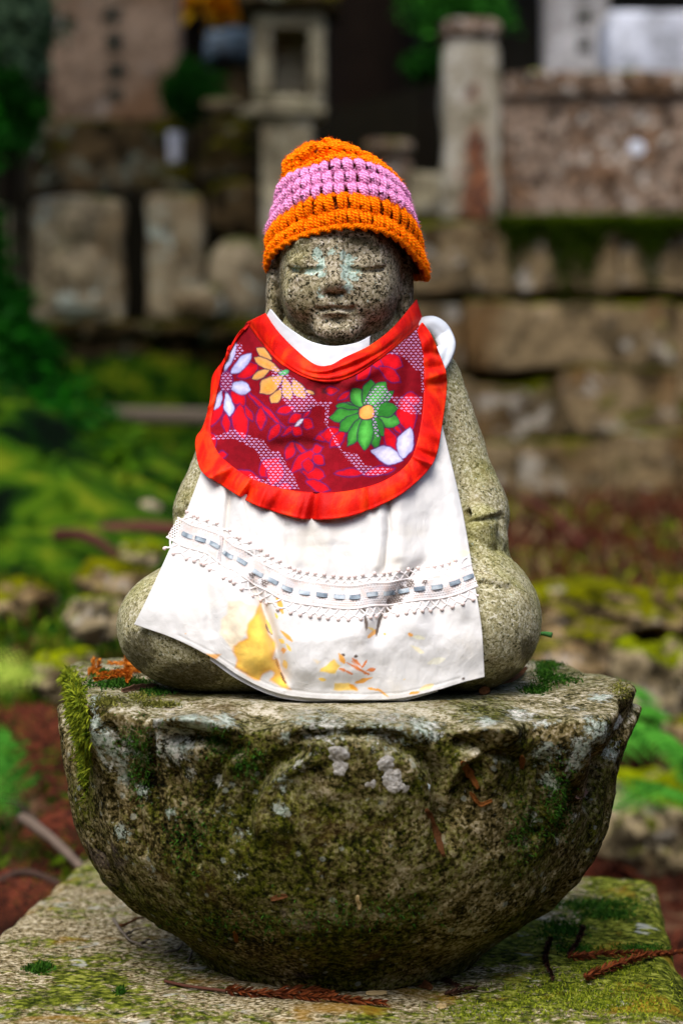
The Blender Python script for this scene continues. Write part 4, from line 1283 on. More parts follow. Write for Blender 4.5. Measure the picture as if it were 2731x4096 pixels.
# front of the body as a height map, so that the clothes can lie on it
ins = fb < 0
first = np.argmax(ins, axis=1)
yf = np.where(ins.any(axis=1), Y[0, :, 0][first], 0.10)
def minfilt(a, r):
    o = a.copy()
    for ax in (0, 1):
        b = o.copy()
        for d in range(-r, r + 1):
            b = np.minimum(b, np.roll(o, d, axis=ax))
        o = b
    return o
def blur(a, r):
    ker = np.hanning(2 * r + 3)[1:-1]
    ker /= ker.sum()
    for ax in (0, 1):
        a = np.apply_along_axis(lambda v: np.convolve(np.pad(v, r, 'edge'), ker, 'valid'), ax, a)
    return a
yenv = blur(minfilt(yf, 3), 4)
def bodyfront(x, z):
    i = np.clip((np.asarray(x) - lo[0]) / HB, 0, yenv.shape[0] - 1.001)
    k = np.clip((np.asarray(z) - lo[2]) / HB, 0, yenv.shape[1] - 1.001)
    i0, k0 = i.astype(int), k.astype(int)
    a, b = i - i0, k - k0
    return (yenv[i0, k0] * (1 - a) * (1 - b) + yenv[i0 + 1, k0] * a * (1 - b) + yenv[i0, k0 + 1] * (1 - a) * b + yenv[i0 + 1, k0 + 1] * a * b)
amp = .0011 * fbm(BV, 55, 3, 3) + .0006 * fbm(BV, 190, 2, 5)
cdir = BV - np.array([0, .02, .68])
BV = BV + cdir / np.linalg.norm(cdir, axis=1)[:, None] * amp[:, None]
bpx = np.stack([CX + BV[:, 0] * FPX / (BV[:, 1] + 2), HY - (BV[:, 2] - CAMZ) * FPX / (BV[:, 1] + 2)], 1)
rdir = np.stack([BV[:, 0], (BV[:, 1] - .03) * 1.3, np.zeros(len(BV))], 1)
rdir /= np.linalg.norm(rdir, axis=1)[:, None] + 1e-6
fr = sstep(.06, .0, BV[:, 1])
for line, wpx, dep in FOLDS:
    d_, s_, u_ = polydist(bpx, [tuple(v) for v in catmull(line, 8)])
    BV = BV - rdir * (dep * np.exp(-(d_ / wpx) ** 2) * sstep(0, .2, u_) * sstep(1, .85, u_) * fr)[:, None]
statue_t = thing('stone_statue', 'small seated granite temple figure with closed eyes on the lotus pedestal', 'statue', (0, 0, ZL))
M['granite_body'] = granite('pale_granite', dark=(0.04, 0.038, 0.014), mid=(0.25, 0.22, 0.105), lite=(0.45, 0.41, 0.25), pale=(0.64, 0.60, 0.47), algae=(0.17, 0.16, 0.03), algae_amt=0.8, rust=(0.20, 0.10, 0.02), rust_amt=0.3, grain=540, darkness=0.16, lichen='lich')
bdirt = np.zeros(len(BV))
for (a_, b_, rx_, ry_, w_) in ((560, 2600, 90, 120, .75), (760, 2700, 200, 70, .8), (520, 2700, 60, 60, .8), (2060, 2720, 120, 70, .85), (2110, 2600, 50, 90, .7), (1960, 2740, 90, 50, .7), (1985, 2180, 30, 40, .5), (2080, 2540, 60, 40, .35), (700, 2060, 30, 60, .4)):
    bdirt = np.maximum(bdirt, w_ * sstep(1.3, .3, np.hypot((bpx[:, 0] - a_) / rx_, (bpx[:, 1] - b_) / ry_)))
mesh_obj('body', BV, BQ, M['granite_body'], statue_t, attrs={'lich': np.zeros(len(BV)), 'dirt_dark': bdirt})

# ---- head
HH = 0.0013
FX = -.0050                     # the face is turned a little
def line_groove(X, Y, Z, pts, r):
    d = None
    for a, b in zip(pts[:-1], pts[1:]):
        e = sd_cap(X, Y, Z, a, b, r, r)
        d = e if d is None else np.minimum(d, e)
    return d
def head_sdf(X, Y, Z):
    cx = -.0015
    # face: broad, squared at the brow, round chin
    x, y, z = (X - cx) / (.0535 * (1 - .14 * sstep(.922, .955, Z))), (Y + .006) / .0640, (Z - .905) / .0620
    zz = np.where(Z > .905, z * 0.72, z)
    e = (np.abs(x) ** 2.35 + np.abs(y) ** 2.2 + np.abs(zz) ** 2.35) ** (1 / 2.3)
    f = (e - 1) * .050
    f = smin(f, sd_ell(X, Y, Z, (cx, .022, .915), (.0615, .050, .066)), .006)
    for s in (-1, 1):
        f = smin(f, sd_ell(X, Y, Z, (cx + s * .0585, .012, .893), (.0075, .019, .046)), .003)
        f = smin(f, sd_ell(X, Y, Z, (cx + s * .0590, .008, .866), (.0080, .012, .017)), .004)
    # cheeks and brow
    for s in (-1, 1):
        f = smin(f, sd_ell(X, Y, Z, (FX + s * .0245, -.0470, .8880), (.0200, .0165, .0200)), .012)
        f = smin(f, sd_ell(X, Y, Z, (FX + s * .0205, -.0550, .9310), (.0130, .0062, .0066)), .008)
    f = smin(f, sd_ell(X, Y, Z, (FX * .8, -.0545, .8560), (.0190, .0130, .0120)), .012)
    # sockets
    for s in (-1, 1):
        f = smax(f, -sd_ell(X, Y, Z, (FX + s * .0150, -.0790, .9175), (.0095, .0125, .0080)), .008)
        f = smax(f, -sd_ell(X, Y, Z, (FX + s * .0300, -.0740, .9240), (.0120, .0080, .0050)), .008)
    # lids
    for s in (-1, 1):
        f = smin(f, sd_ell(X, Y, Z, (FX + s * .0265, -.0545, .9140), (.0150, .0088, .0072)), .004)
    # nose
    f = smin(f, sd_cap(X, Y, Z, (FX, -.0640, .9270), (FX, -.0715, .8960), .0046, .0070), .006)
    for s in (-1, 1):
        f = smin(f, sd_ell(X, Y, Z, (FX + s * .0075, -.0665, .8930), (.0046, .0060, .0044)), .004)
    for s in (-1, 1):
        f = smin(f, sd_ell(X, Y, Z, (FX + s * .0265, -.0560, .9010), (.0135, .0075, .0045)), .004)
    # lips
    f = smin(f, sd_ell(X, Y, Z, (FX, -.0630, .8780), (.0145, .0052, .0050)), .006)
    f = smin(f, sd_ell(X, Y, Z, (FX, -.0620, .8685), (.0115, .0050, .0042)), .005)
    f = smin(f, sd_cap(X, Y, Z, (0, .014, .80), (0, .014, .88), .047, .045), .004)
    return f
def carve_face(f, X, Y, Z, lo_, h):
    ins_ = f < 0
    y0 = np.where(ins_.any(axis=1), Y[0, :, 0][np.argmax(ins_, axis=1)], 0.05)
    def surf(x, z):
        return float(y0[int(round((x - lo_[0]) / h)), int(round((z - lo_[2]) / h))])
    def groove(f, pts, r, sink, k):
        q = [(x, surf(x, z) + sink, z) for x, z in pts]
        for a, b in zip(q[:-1], q[1:]):
            f = smax(f, -sd_cap(X, Y, Z, a, b, r, r), k)
        return f
    T = np.linspace(0, 1, 10)
    for s in (-1, 1):
        f = groove(f, [(FX + s * (.0125 + .0285 * t), .9078 - .0024 * math.sin(math.pi * t) + .0012 * t) for t in T], .0022, .0010, .0016)
    T = np.linspace(-1, 1, 13)
    f = groove(f, [(FX + .0145 * t, .8728 + .0010 * abs(t) ** 2.4 + .0009 * math.cos(3.1 * t)) for t in T], .0016, .0004, .0020)
    f = groove(f, [(FX + s * .0148, .8738) for s in (-1, -.97)], .0019, .0004, .003)
    f = groove(f, [(FX + s * .0148, .8738) for s in (1, .97)], .0019, .0004, .003)
    f = groove(f, [(FX + .0085 * t, .8628 + .0012 * t * t) for t in T], .0028, -.0014, .005)
    f = groove(f, [(FX, .8865), (FX, .8815)], .0014, -.0002, .002)
    for s in (-1, 1):
        f = groove(f, [(FX + s * .0050, .8868), (FX + s * .0035, .8864)], .0020, .0002, .0015)
    f = groove(f, [(.0028, .935), (.0026, .912)], .0009, .0002, .001)
    return f
hlo, hhi = (-.080, -.092, .815), (.080, .085, 1.0)
X, Y, Z = volume(hlo, hhi, HH)
HV, HQ = surface_nets(carve_face(head_sdf(X, Y, Z), X, Y, Z, hlo, HH), hlo, HH)
hd = HV - np.array([0, .0, .90])
HV = HV + hd / np.linalg.norm(hd, axis=1)[:, None] * (.0006 * fbm(HV, 120, 3, 5) + .0007 * fbm(HV, 45, 2, 15))[:, None]
hpx = np.stack([CX + HV[:, 0] * FPX / (HV[:, 1] + 2), HY - (HV[:, 2] - CAMZ) * FPX / (HV[:, 1] + 2)], 1)
front = HV[:, 1] < 0
def pxmask(q, spots):
    m = np.zeros(len(q))
    for (a, b, rx, ry, w_) in spots:
        m = np.maximum(m, w_ * sstep(1.3, 0.3, np.hypot((q[:, 0] - a) / rx, (q[:, 1] - b) / ry)))
    return m
hl = pxmask(hpx, [(1268, 1015, 26, 34, .85), (1285, 1060, 22, 50, .85), (1290, 1095, 22, 24, .8), (1185, 1072, 24, 18, .7), (1245, 1090, 36, 16, .75), (1330, 1008, 28, 16, .75),
                  (1372, 1020, 18, 26, .8), (1395, 1040, 28, 34, .85), (1385, 1085, 30, 40, .9), (1410, 1105, 36, 24, .85), (1395, 1150, 24, 32, .85), (1425, 1085, 26, 22, .6), (1285, 1185, 16, 10, .6), (1275, 1155, 12, 26, .45), (1365, 1182, 16, 8, .6)]) * front
hdark = pxmask(hpx, [(1225, 960, 50, 22, .75), (1440, 965, 75, 24, .85), (1500, 985, 50, 30, .6), (1200, 930, 60, 20, .6), (1345, 1275, 50, 14, .65), (1330, 1182, 50, 12, .7), (1370, 1305, 16, 16, .5),
                     (1150, 1300, 50, 60, .45), (1560, 1240, 50, 120, .55), (1330, 1355, 120, 26, .55), (1380, 930, 140, 14, .5), (1640, 1150, 40, 140, .6), (1110, 1180, 30, 120, .55)])  # browner spots at brow, below nose and lip, and down the sides
M['granite_head'] = granite('speckled_granite', dark=(0.014, 0.011, 0.006), mid=(0.20, 0.165, 0.095), lite=(0.40, 0.34, 0.225), pale=(0.58, 0.52, 0.42), algae=(0.11, 0.10, 0.022), algae_amt=0.55, rust=(0.16, 0.075, 0.02), rust_amt=0.35, grain=470, lichen='lich', darkness=0.23)
mesh_obj('head', HV, HQ, M['granite_head'], statue_t, attrs={'lich': hl, 'dirt_dark': hdark})

# ================================================================== CLOTHES
def apron_y(x, z):
    yA = np.interp(z, [.54, .56, .60, .64, .68, .72, .78, .82, .86], [-.160, -.159, -.155, -.143, -.124, -.110, -.092, -.080, -.066])
    k = np.interp(z, [.55, .65, .72, .80], [1.3, 1.8, 3.2, 5.5])
    return smin(yA + k * (x + .01) ** 2, bodyfront(x, z) - .005, .012)

def crease(q, line, w, amp, ends=0.12):
    d, s, u = polydist(q, line)
    return amp * np.exp(-(d / w) ** 2) * sstep(0, ends, u) * sstep(1, 1 - ends, u)

def apron_fold(q):
    o = crease(q, [(925, 1930), (905, 2120), (885, 2300)], 15, .006)
    o += crease(q, [(955, 1960), (985, 2100), (1010, 2230)], 34, -.004)
    o += crease(q, [(975, 1960), (1010, 2120), (1080, 2330)], 14, .003)
    o += crease(q, [(800, 2230), (830, 2400), (850, 2560)], 24, .004)
    o += crease(q, [(860, 2250), (960, 2420), (1010, 2560), (1050, 2720)], 70, -.009, .2)
    o += crease(q, [(990, 2300), (1050, 2420), (1095, 2560), (1150, 2760)], 22, .010, .15)
    o += crease(q, [(1040, 2300), (1150, 2470), (1230, 2760)], 60, -.005, .2)
    o += crease(q, [(1548, 1960), (1556, 2120), (1540, 2300)], 10, .0045)
    o += crease(q, [(1515, 1960), (1522, 2120), (1500, 2300)], 20, -.0035)
    o += crease(q, [(1585, 1960), (1600, 2120), (1600, 2260)], 30, -.003)
    o += crease(q, [(1740, 2210), (1640, 2310), (1545, 2440), (1490, 2600)], 34, .011, .2)
    o += crease(q, [(1800, 2270), (1700, 2400), (1620, 2560)], 70, -.005, .25)
    o += crease(q, [(1350, 2150), (1330, 2300), (1320, 2420)], 150, .006, .3)
    o += crease(q, [(1330, 2480), (1350, 2600), (1360, 2760)], 150, -.006, .3)
    o += crease(q, [(1780, 1700), (1830, 2100), (1860, 2500)], 30, -.003)
    o += crease(q, [(1150, 2080), (1155, 2180), (1170, 2300)], 16, .002)
    o += crease(q, [(1240, 2060), (1230, 2250), (1200, 2420)], 40, .004, .25) + crease(q, [(1420, 2060), (1440, 2300), (1430, 2600)], 60, -.004, .25) + crease(q, [(1690, 1980), (1720, 2250), (1760, 2600)], 46, .0045, .25) + crease(q, [(1300, 2060), (1310, 2200), (1300, 2330)], 26, -.0025, .3) + crease(q, [(760, 2060), (700, 2250), (640, 2450)], 34, .0035, .25)
    o += crease(q, [(x_, y_ - 22) for x_, y_ in AB[1:-1]], 5, .0004, .02)
    p = np.hstack([q / 1000.0, np.zeros((len(q), 1))])
    o += .0022 * fbm(p, 7, 3, 71) + .0008 * fbm(p * np.array([1, .6, 1]), 26, 3, 72)
    return o

def drape(q, depth, fold, lift=0.0):
    """pixel -> point on the cloth: its depth comes from the body under it"""
    q = np.asarray(q, float)
    y = np.full(len(q), -.12)
    for it in range(6):
        d = y + 2
        x, z = (q[:, 0] - CX) * d / FPX, CAMZ - (q[:, 1] - HY) * d / FPX
        y = depth(x, z) + fold(q) - lift
    d = y + 2
    return np.stack([(q[:, 0] - CX) * d / FPX, y, CAMZ - (q[:, 1] - HY) * d / FPX], 1)

def coons(top, bot, left, right, nu, nv):
    T, B, L, Rr = catmull(top, nu), catmull(bot, nu), catmull(left, nv), catmull(right, nv)
    u = np.linspace(0, 1, nu)[:, None, None]
    v = np.linspace(0, 1, nv)[None, :, None]
    q = (1 - v) * T[:, None] + v * B[:, None] + (1 - u) * L[None] + u * Rr[None] - ((1 - u) * (1 - v) * T[0] + u * (1 - v) * T[-1] + (1 - u) * v * B[0] + u * v * B[-1])
    return q.reshape(-1, 2)

AT = [(960, 1460), (1100, 1560), (1330, 1600), (1500, 1545), (1700, 1420)]
AB = [(537, 2498), (700, 2556), (850, 2632), (960, 2706), (1100, 2770), (1250, 2794), (1450, 2800), (1600, 2794), (1750, 2760), (1850, 2730), (1937, 2708)]
AL = [(960, 1460), (890, 1650), (800, 1900), (740, 2060), (672, 2212), (600, 2370), (537, 2498)]
AR = [(1700, 1420), (1775, 1730), (1850, 2050), (1900, 2350), (1926, 2520), (1937, 2708)]
NU, NV = 340, 360
aq = coons(AT, AB, AL, AR, NU, NV)
AVt = drape(aq, apron_y, apron_fold)

# ---- stains, painted as dye on the cloth
def cr1(p): return [(x * .4464 + 650, y * .4464 + 2050) for x, y in p]
def cr2(p): return [(x * .4464 + 1250, y * .4464 + 2050) for x, y in p]
def paint_poly(colr, q, poly, c, jit=6, soft=5.0, strength=1.0, seed=0, c2=None):
    p = np.hstack([q / 60.0, np.full((len(q), 1), seed * 1.7)])
    j = np.stack([fbm(p, 1, 3, seed + 1), fbm(p, 1, 3, seed + 2)], 1) * jit * 2
    qq = q + j
    ins_ = inpoly(qq, poly)
    d, s, u = polydist(qq, list(poly) + [poly[0]])
    a = np.where(ins_, sstep(-soft, soft, d), sstep(soft, -soft, d))[:, None] * strength
    cc = np.array(c)[None]
    if c2 is not None:
        edge = np.exp(-d / 14.0)[:, None]
        cc = cc * (1 - edge) + np.array(c2)[None] * edge
    cc = cc * (1 + .30 * fbm(p, 1.6, 4, seed + 9))[:, None]
    colr[:] = colr * (1 - a) + cc * a
def paint_line(colr, q, line, w, c, strength=1.0, seed=0, taper=True):
    p = np.hstack([q / 25.0, np.full((len(q), 1), seed * 2.3)])
    d, s, u = polydist(q, line)
    ww = w * (np.sqrt(np.clip(np.sin(np.pi * np.clip(u * .9 + .05, 0, 1)), .02, 1)) if taper else 1)
    a = sstep(1.0, 0.55, (d + 5 * fbm(p, 1, 3, seed)) / ww)[:, None] * strength
    colr[:] = colr * (1 - a) + np.array(c)[None] * a
acol = np.tile(np.array([.63, .612, .58]), (len(aq), 1))
p3 = np.hstack([aq / 1000, np.zeros((len(aq), 1))])
creamy = sstep(.05, .55, fbm(p3, 5, 4, 90))[:, None] * .5
acol = acol * (1 - creamy) + np.array([.63, .57, .46]) * creamy
Y1, Y2, OR, BR = (.86, .56, .07), (.78, .32, .008), (.66, .16, .003), (.055, .03, .016)
paint_poly(acol, aq, cr1([(580, 790), (700, 785), (860, 850), (840, 930), (760, 1010), (740, 1080), (700, 1150), (620, 1230), (560, 1150), (528, 1080), (535, 950), (590, 900)]), (.78, .64, .42), 5, 6, .75, 3)
paint_poly(acol, aq, cr1([(880, 795), (830, 900), (760, 1000), (745, 1080), (760, 1130), (690, 1160), (640, 1200), (640, 1260), (680, 1330), (660, 1400), (780, 1460), (870, 1495), (900, 1440), (960, 1415), (1000, 1440), (955, 1500), (1060, 1560), (1150, 1590), (1110, 1500), (1060, 1400), (1030, 1310), (1000, 1300), (1000, 1170), (960, 1080), (930, 960), (900, 850)]), Y1, 8, 8, .95, 5, Y2)
paint_poly(acol, aq, cr1([(380, 1265), (520, 1270), (480, 1310), (420, 1300)]), Y2, 5, 4, .8, 6)
for k, (a, b, w_) in enumerate((((925, 950), (985, 1090), 7), ((1060, 1060), (1160, 1150), 9), ((1050, 1140), (1090, 1170), 12), ((1080, 1215), (1085, 1250), 14), ((1110, 1180), (1150, 1240), 7), ((1030, 740), (1075, 900), 14), ((1010, 900), (1030, 950), 8), ((200, 1080), (215, 1090), 5), ((1090, 1330), (1110, 1400), 12))):
    paint_line(acol, aq, cr1([a, b]), w_, Y2 if k % 2 else Y1, .9, k)
paint_line(acol, aq, cr1([(925, 1000), (945, 1060), (985, 1100)]), 7, BR, .9, 21)
paint_line(acol, aq, cr1([(1060, 1430), (1085, 1500), (1105, 1530)]), 6, BR, .9, 22)
paint_line(acol, aq, cr1([(1000, 1280), (1020, 1320), (1040, 1400)]), 6, (.3, .12, .02), .7, 23)
paint_poly(acol, aq, cr2([(70, 1400), (190, 1300), (245, 1370), (200, 1440), (130, 1430), (70, 1430)]), Y1, 5, 4, .9, 31)
paint_poly(acol, aq, cr2([(190, 1540), (330, 1530), (400, 1600), (360, 1600), (180, 1600)]), Y1, 7, 4, .85, 32)
paint_poly(acol, aq, cr2([(20, 1310), (90, 1330), (60, 1360)]), (.80, .64, .40), 6, 6, .7, 33)
for k, (a, b, w_, c) in enumerate((((240, 1270), (280, 1340), 14, Y2), ((280, 1330), (500, 1450), 5, OR), ((350, 1330), (470, 1450), 4, OR), ((360, 1310), (450, 1390), 7, OR), ((250, 1400), (300, 1420), 9, OR), ((300, 1420), (360, 1450), 7, OR),
        ((490, 1415), (555, 1405), 11, OR), ((390, 1525), (530, 1480), 9, Y2), ((440, 1400), (480, 1330), 5, OR), ((330, 1540), (400, 1590), 11, Y2), ((500, 1575), (600, 1590), 5, Y2), ((580, 1580), (690, 1660), 7, Y2), ((60, 1490), (110, 1500), 10, Y1),
        ((500, 1120), (560, 1060), 11, Y2), ((500, 1030), (560, 1060), 7, Y1), ((640, 1085), (655, 1092), 6, Y2), ((860, 1085), (900, 1110), 10, Y2), ((880, 1190), (990, 1260), 10, (.80, .72, .48)), ((870, 1620), (950, 1610), 9, Y2), ((960, 1590), (1080, 1540), 12, (.80, .62, .30)),
        ((810, 1495), (835, 1497), 4, Y1), ((1040, 1350), (1180, 1310), 16, (.78, .75, .60)), ((900, 1110), (1000, 1130), 10, (.80, .77, .55)), ((1290, 390), (1390, 360), 22, (.80, .70, .45)), ((1230, 470), (1260, 420), 14, (.80, .68, .42)))):
    paint_line(acol, aq, cr2([a, b]), w_, c, .9, 40 + k)
for k, (ln, w_) in enumerate((([(475, 930), (480, 1000), (482, 1050)], 8), ([(630, 890), (590, 990), (570, 1120)], 7), ([(735, 700), (715, 740)], 14), ([(840, 620), (845, 700)], 10), ([(900, 500), (850, 600)], 8), ([(700, 860), (660, 890)], 14), ([(690, 770), (660, 800)], 10), ([(430, 870), (480, 890)], 12), ([(260, 1270), (290, 1280)], 7), ([(375, 1290), (400, 1290)], 8), ([(1185, 745), (1200, 760)], 8), ([(1340, 1495), (1360, 1485)], 6), ([(1195, 820), (1210, 780)], 3))):
    paint_line(acol, aq, cr2(ln), w_, BR, .92, 80 + k)
d, s, u = polydist(aq, cr2([(900, 480), (760, 660), (620, 900), (480, 1080), (330, 1300)]))
soil = (.8 * np.exp(-(d / 34) ** 2) * sstep(0, .2, u) * sstep(1, .75, u) * np.clip(.5 + .9 * fbm(np.hstack([aq / 30, np.zeros((len(aq), 1))]), 1, 4, 7), 0, 1) * .55)[:, None]
acol = acol * (1 - soil) + np.array([.22, .16, .11]) * soil
for a, b in ((925, 1930), (905, 2120)), ((1008, 2330), (1090, 2560)):  # browner lines along two fold valleys
    d, s, u = polydist(aq, [a, b])
    k = (np.exp(-(d / 9) ** 2) * .3)[:, None]
    acol = acol * (1 - k) + np.array([.40, .30, .2]) * k
g = G('white_cotton')
g.color(g.attr('Col', False))
uvn = g.n('ShaderNodeTexCoord').outputs['UV']
g.b.inputs['Roughness'].default_value = 0.9
g.b.inputs['Sheen Weight'].default_value = 0.25
dam = g.noise(30, 3, 0.5, 1.5)
g.bump(g.m('ADD', g.m('MULTIPLY', g.noise(700, 3, 0.6), 0.5), g.m('ADD', g.m('MULTIPLY', g.band(dam, 0.46, 0.54), 0.6), g.m('MULTIPLY', g.noise(70, 4, 0.6, 0.8), 0.5))), 0.16, 0.0014)
M['cotton'] = g.mat
apron_t = thing('white_apron', 'stained white cotton apron with a lace band hanging over the statue', 'apron', (0, -.10, ZL))
o = mesh_obj('cloth', AVt, grid_faces(NU, NV)[:, ::-1], M['cotton'], apron_t, attrs={'Col': acol})
md = o.modifiers.new('thick', 'SOLIDIFY'); md.thickness = 0.0016; md.offset = -1

def ruled(A, B, n, m):
    A, B = catmull(A, n), catmull(B, n)
    t = np.linspace(0, 1, m)[None, :, None]
    return (A[:, None] * (1 - t) + B[:, None] * t).reshape(-1, 2)
# lining edge that shows below the hem
q = ruled([(840, 2618), (960, 2692), (1100, 2756), (1250, 2780), (1450, 2786), (1600, 2780), (1750, 2748)], [(842, 2642), (955, 2720), (1095, 2784), (1250, 2808), (1450, 2813), (1600, 2806), (1750, 2766)], 160, 6)
V = drape(q, apron_y, apron_fold, -.0045)
V[:, 2] = np.maximum(V[:, 2], ZL + .001)
o = mesh_obj('lining', V, grid_faces(160, 6)[:, ::-1], plain('lining_cotton', (.60, .60, .62), .9, .06), apron_t)

# ---- lace band
LC = [(690, 2108), (748, 2141), (802, 2157), (860, 2179), (913, 2221), (968, 2245), (1032, 2293), (1093, 2324), (1149, 2355), (1216, 2370), (1287, 2379), (1356, 2387), (1420, 2388), (1487, 2377), (1556, 2374), (1613, 2363), (1678, 2354), (1749, 2348), (1818, 2331), (1873, 2308), (1896, 2300)]
lc = catmull(LC, 420)
tn = np.gradient(lc, axis=0); tn /= np.linalg.norm(tn, axis=1)[:, None]
nm = np.stack([-tn[:, 1], tn[:, 0]], 1)          # points down the cloth
def lacepos(u, off, lift):
    i = np.clip(u, 0, 1) * 419
    c = np.stack([np.interp(i, np.arange(420), lc[:, k]) for k in (0, 1)], 1)
    n_ = np.stack([np.interp(i, np.arange(420), nm[:, k]) for k in (0, 1)], 1)
    return drape(c + n_ * np.asarray(off)[:, None], apron_y, apron_fold, lift)
Llen = np.linalg.norm(np.diff(lc, axis=0), axis=1).sum()
lace_t = None
u, v = np.meshgrid(np.linspace(0, 1, 420), np.linspace(-44, 46, 12), indexing='ij')
V = lacepos(u.ravel(), v.ravel(), .0010)
g = G('lace_net')
cn = g.noise(160, 4, 0.6)
g.color(g.mix(g.m('MULTIPLY', g.band(g.m('ADD', g.attr('soil'), g.m('MULTIPLY', g.m('SUBTRACT', g.noise(300, 5, 0.8), 0.5), 2.5)), 0.4, 0.8), 0.85), g.mix(g.band(cn, 0.42, 0.62), (.72, .68, .66), (.70, .58, .52)), (.06, .035, .022)))
uvs = g.n('ShaderNodeSeparateXYZ'); g.put(uvs.inputs[0], g.uv())
hx = g.m('ABSOLUTE', g.m('SUBTRACT', g.m('FRACT', g.m('ADD', g.m('DIVIDE', uvs.outputs[0], 11.0), g.m('MULTIPLY', g.m('FLOOR', g.m('DIVIDE', uvs.outputs[1], 9.0)), 0.5))), 0.5))
hy = g.m('ABSOLUTE', g.m('SUBTRACT', g.m('FRACT', g.m('DIVIDE', uvs.outputs[1], 9.0)), 0.5))
hole = g.m('MULTIPLY', g.m('LESS_THAN', hx, 0.25), g.m('LESS_THAN', hy, 0.27))
g.put(g.b.inputs['Alpha'], g.m('SUBTRACT', 1.0, hole))
g.b.inputs['Roughness'].default_value = 0.9
soil_ = np.zeros(420 * 12)
uc_ = lc[np.clip((u.ravel() * 419).astype(int), 0, 419)] + nm[np.clip((u.ravel() * 419).astype(int), 0, 419)] * v.ravel()[:, None]
for a_, b_, r_ in ((1640, 2335, 26), (1610, 2365, 34), (1585, 2395, 36), (1560, 2410, 26), (1060, 2330, 24), (1010, 2300, 18), (1700, 2330, 16)):
    soil_ = np.maximum(soil_, sstep(1.3, .2, np.hypot(uc_[:, 0] - a_, uc_[:, 1] - b_) / r_))
lace_t = mesh_obj('lace_band', V, grid_faces(420, 12)[:, ::-1], g.mat, apron_t, attrs={'soil': soil_}, uv=np.stack([u.ravel() * Llen, v.ravel() + 50], 1))
b = MB()
M['lace'] = plain('lace_thread', (.80, .74, .70), .9, .06, 60, 0)
period = 36.0
for sgn, o0, o1 in ((1, 46, 84), (-1, -44, -76)):
    nper = int(Llen / period)
    for k in range(nper):
        for dirn in (1, -1):
            t = np.linspace(0, 1, 5)
            uu = (k + 0.5 + dirn * (t - 0.0) * 1.0) * period / Llen
            if uu.min() < 0.001 or uu.max() > 0.999:
                continue
            off = o0 + (o1 - o0) * np.sin(t * np.pi / 2) if True else 0
            V, Fs, uv = tube(lacepos(uu, off, -.0001), .00095, 5, False)
            b.add(V, Fs)
    for e in (o0,):
        V, Fs, uv = tube(lacepos(np.linspace(0, 1, 300), np.full(300, e), .0008), .0008, 5, False)
        b.add(V, Fs)
b.build('lace_fringe', M['lace'], apron_t)
# picot beads: one each, sharing one mesh
ico = []
th, ph = np.meshgrid(np.linspace(0, 2 * np.pi, 8, endpoint=False), np.linspace(0, np.pi, 6), indexing='ij')
bead = mesh_data('bead', (np.stack([np.sin(ph) * np.cos(th), np.sin(ph) * np.sin(th), np.cos(ph)], -1) * .0018).reshape(-1, 3), grid_faces(8, 6, True))
bead.materials.append(plain('peach_bead_thread', (.74, .60, .55), .9, .2, 20, 0))
for sgn, e in ((1, 90), (-1, -82)):
    uu = (np.arange(int(Llen / period)) + 0.5) * period / Llen
    for p in lacepos(uu, np.full(len(uu), e), .0009):
        o = link('bead', bead, None, apron_t)
        o.location = p - LOC[apron_t]
# ribbon threaded through the lace: one piece per visible stretch
g = G('grey_blue_ribbon')
g.color(g.ramp(g.noise(120, 4, 0.6, vec=g.scaled((0.4, 1, 1))), [(0.38, (.12, .15, .18)), (0.5, (.25, .30, .33)), (0.62, (.42, .46, .48))]))
g.b.inputs['Roughness'].default_value = 0.4
M['ribbon'] = g.mat
s_l = np.concatenate([[0], np.cumsum(np.linalg.norm(np.diff(lc, axis=0), axis=1))]) / Llen
for k, c in enumerate(LC[1:-1]):
    i = np.argmin(np.linalg.norm(lc - np.array(c), axis=1))
    uc = s_l[i]
    u, v = np.meshgrid(uc + np.linspace(-23, 23, 9) / Llen, np.linspace(-8.5, 8.5, 5), indexing='ij')
    V = lacepos(u.ravel(), v.ravel(), .0030)
    V[:, 1] += .0016 * ((u.ravel() - uc) * Llen / 23) ** 4
    mesh_obj('ribbon', V, grid_faces(9, 5)[:, ::-1], M['ribbon'], apron_t)

# ---- white collar of the apron round the neck
def collar_y(x, z):
    return -.074 + 13.0 * (x + .004) ** 2 + np.clip(z - .83, -1, 1) * .30
q = ruled([(1080, 1236), (1130, 1292), (1190, 1336), (1250, 1368), (1330, 1384), (1420, 1372), (1480, 1344)], [(1066, 1262), (1116, 1334), (1184, 1406), (1260, 1468), (1318, 1472), (1382, 1440), (1478, 1392)], 120, 14)
zero = lambda q_: .0015 * fbm(np.hstack([q_ / 70, np.zeros((len(q_), 1))]), 1, 3, 5)
V = drape(q, collar_y, zero)
o = mesh_obj('collar', V, grid_faces(120, 14)[:, ::-1], plain('collar_cotton', (.62, .64, .655), .9, .05, 30, .2), apron_t)
md = o.modifiers.new('thick', 'SOLIDIFY'); md.thickness = .0015
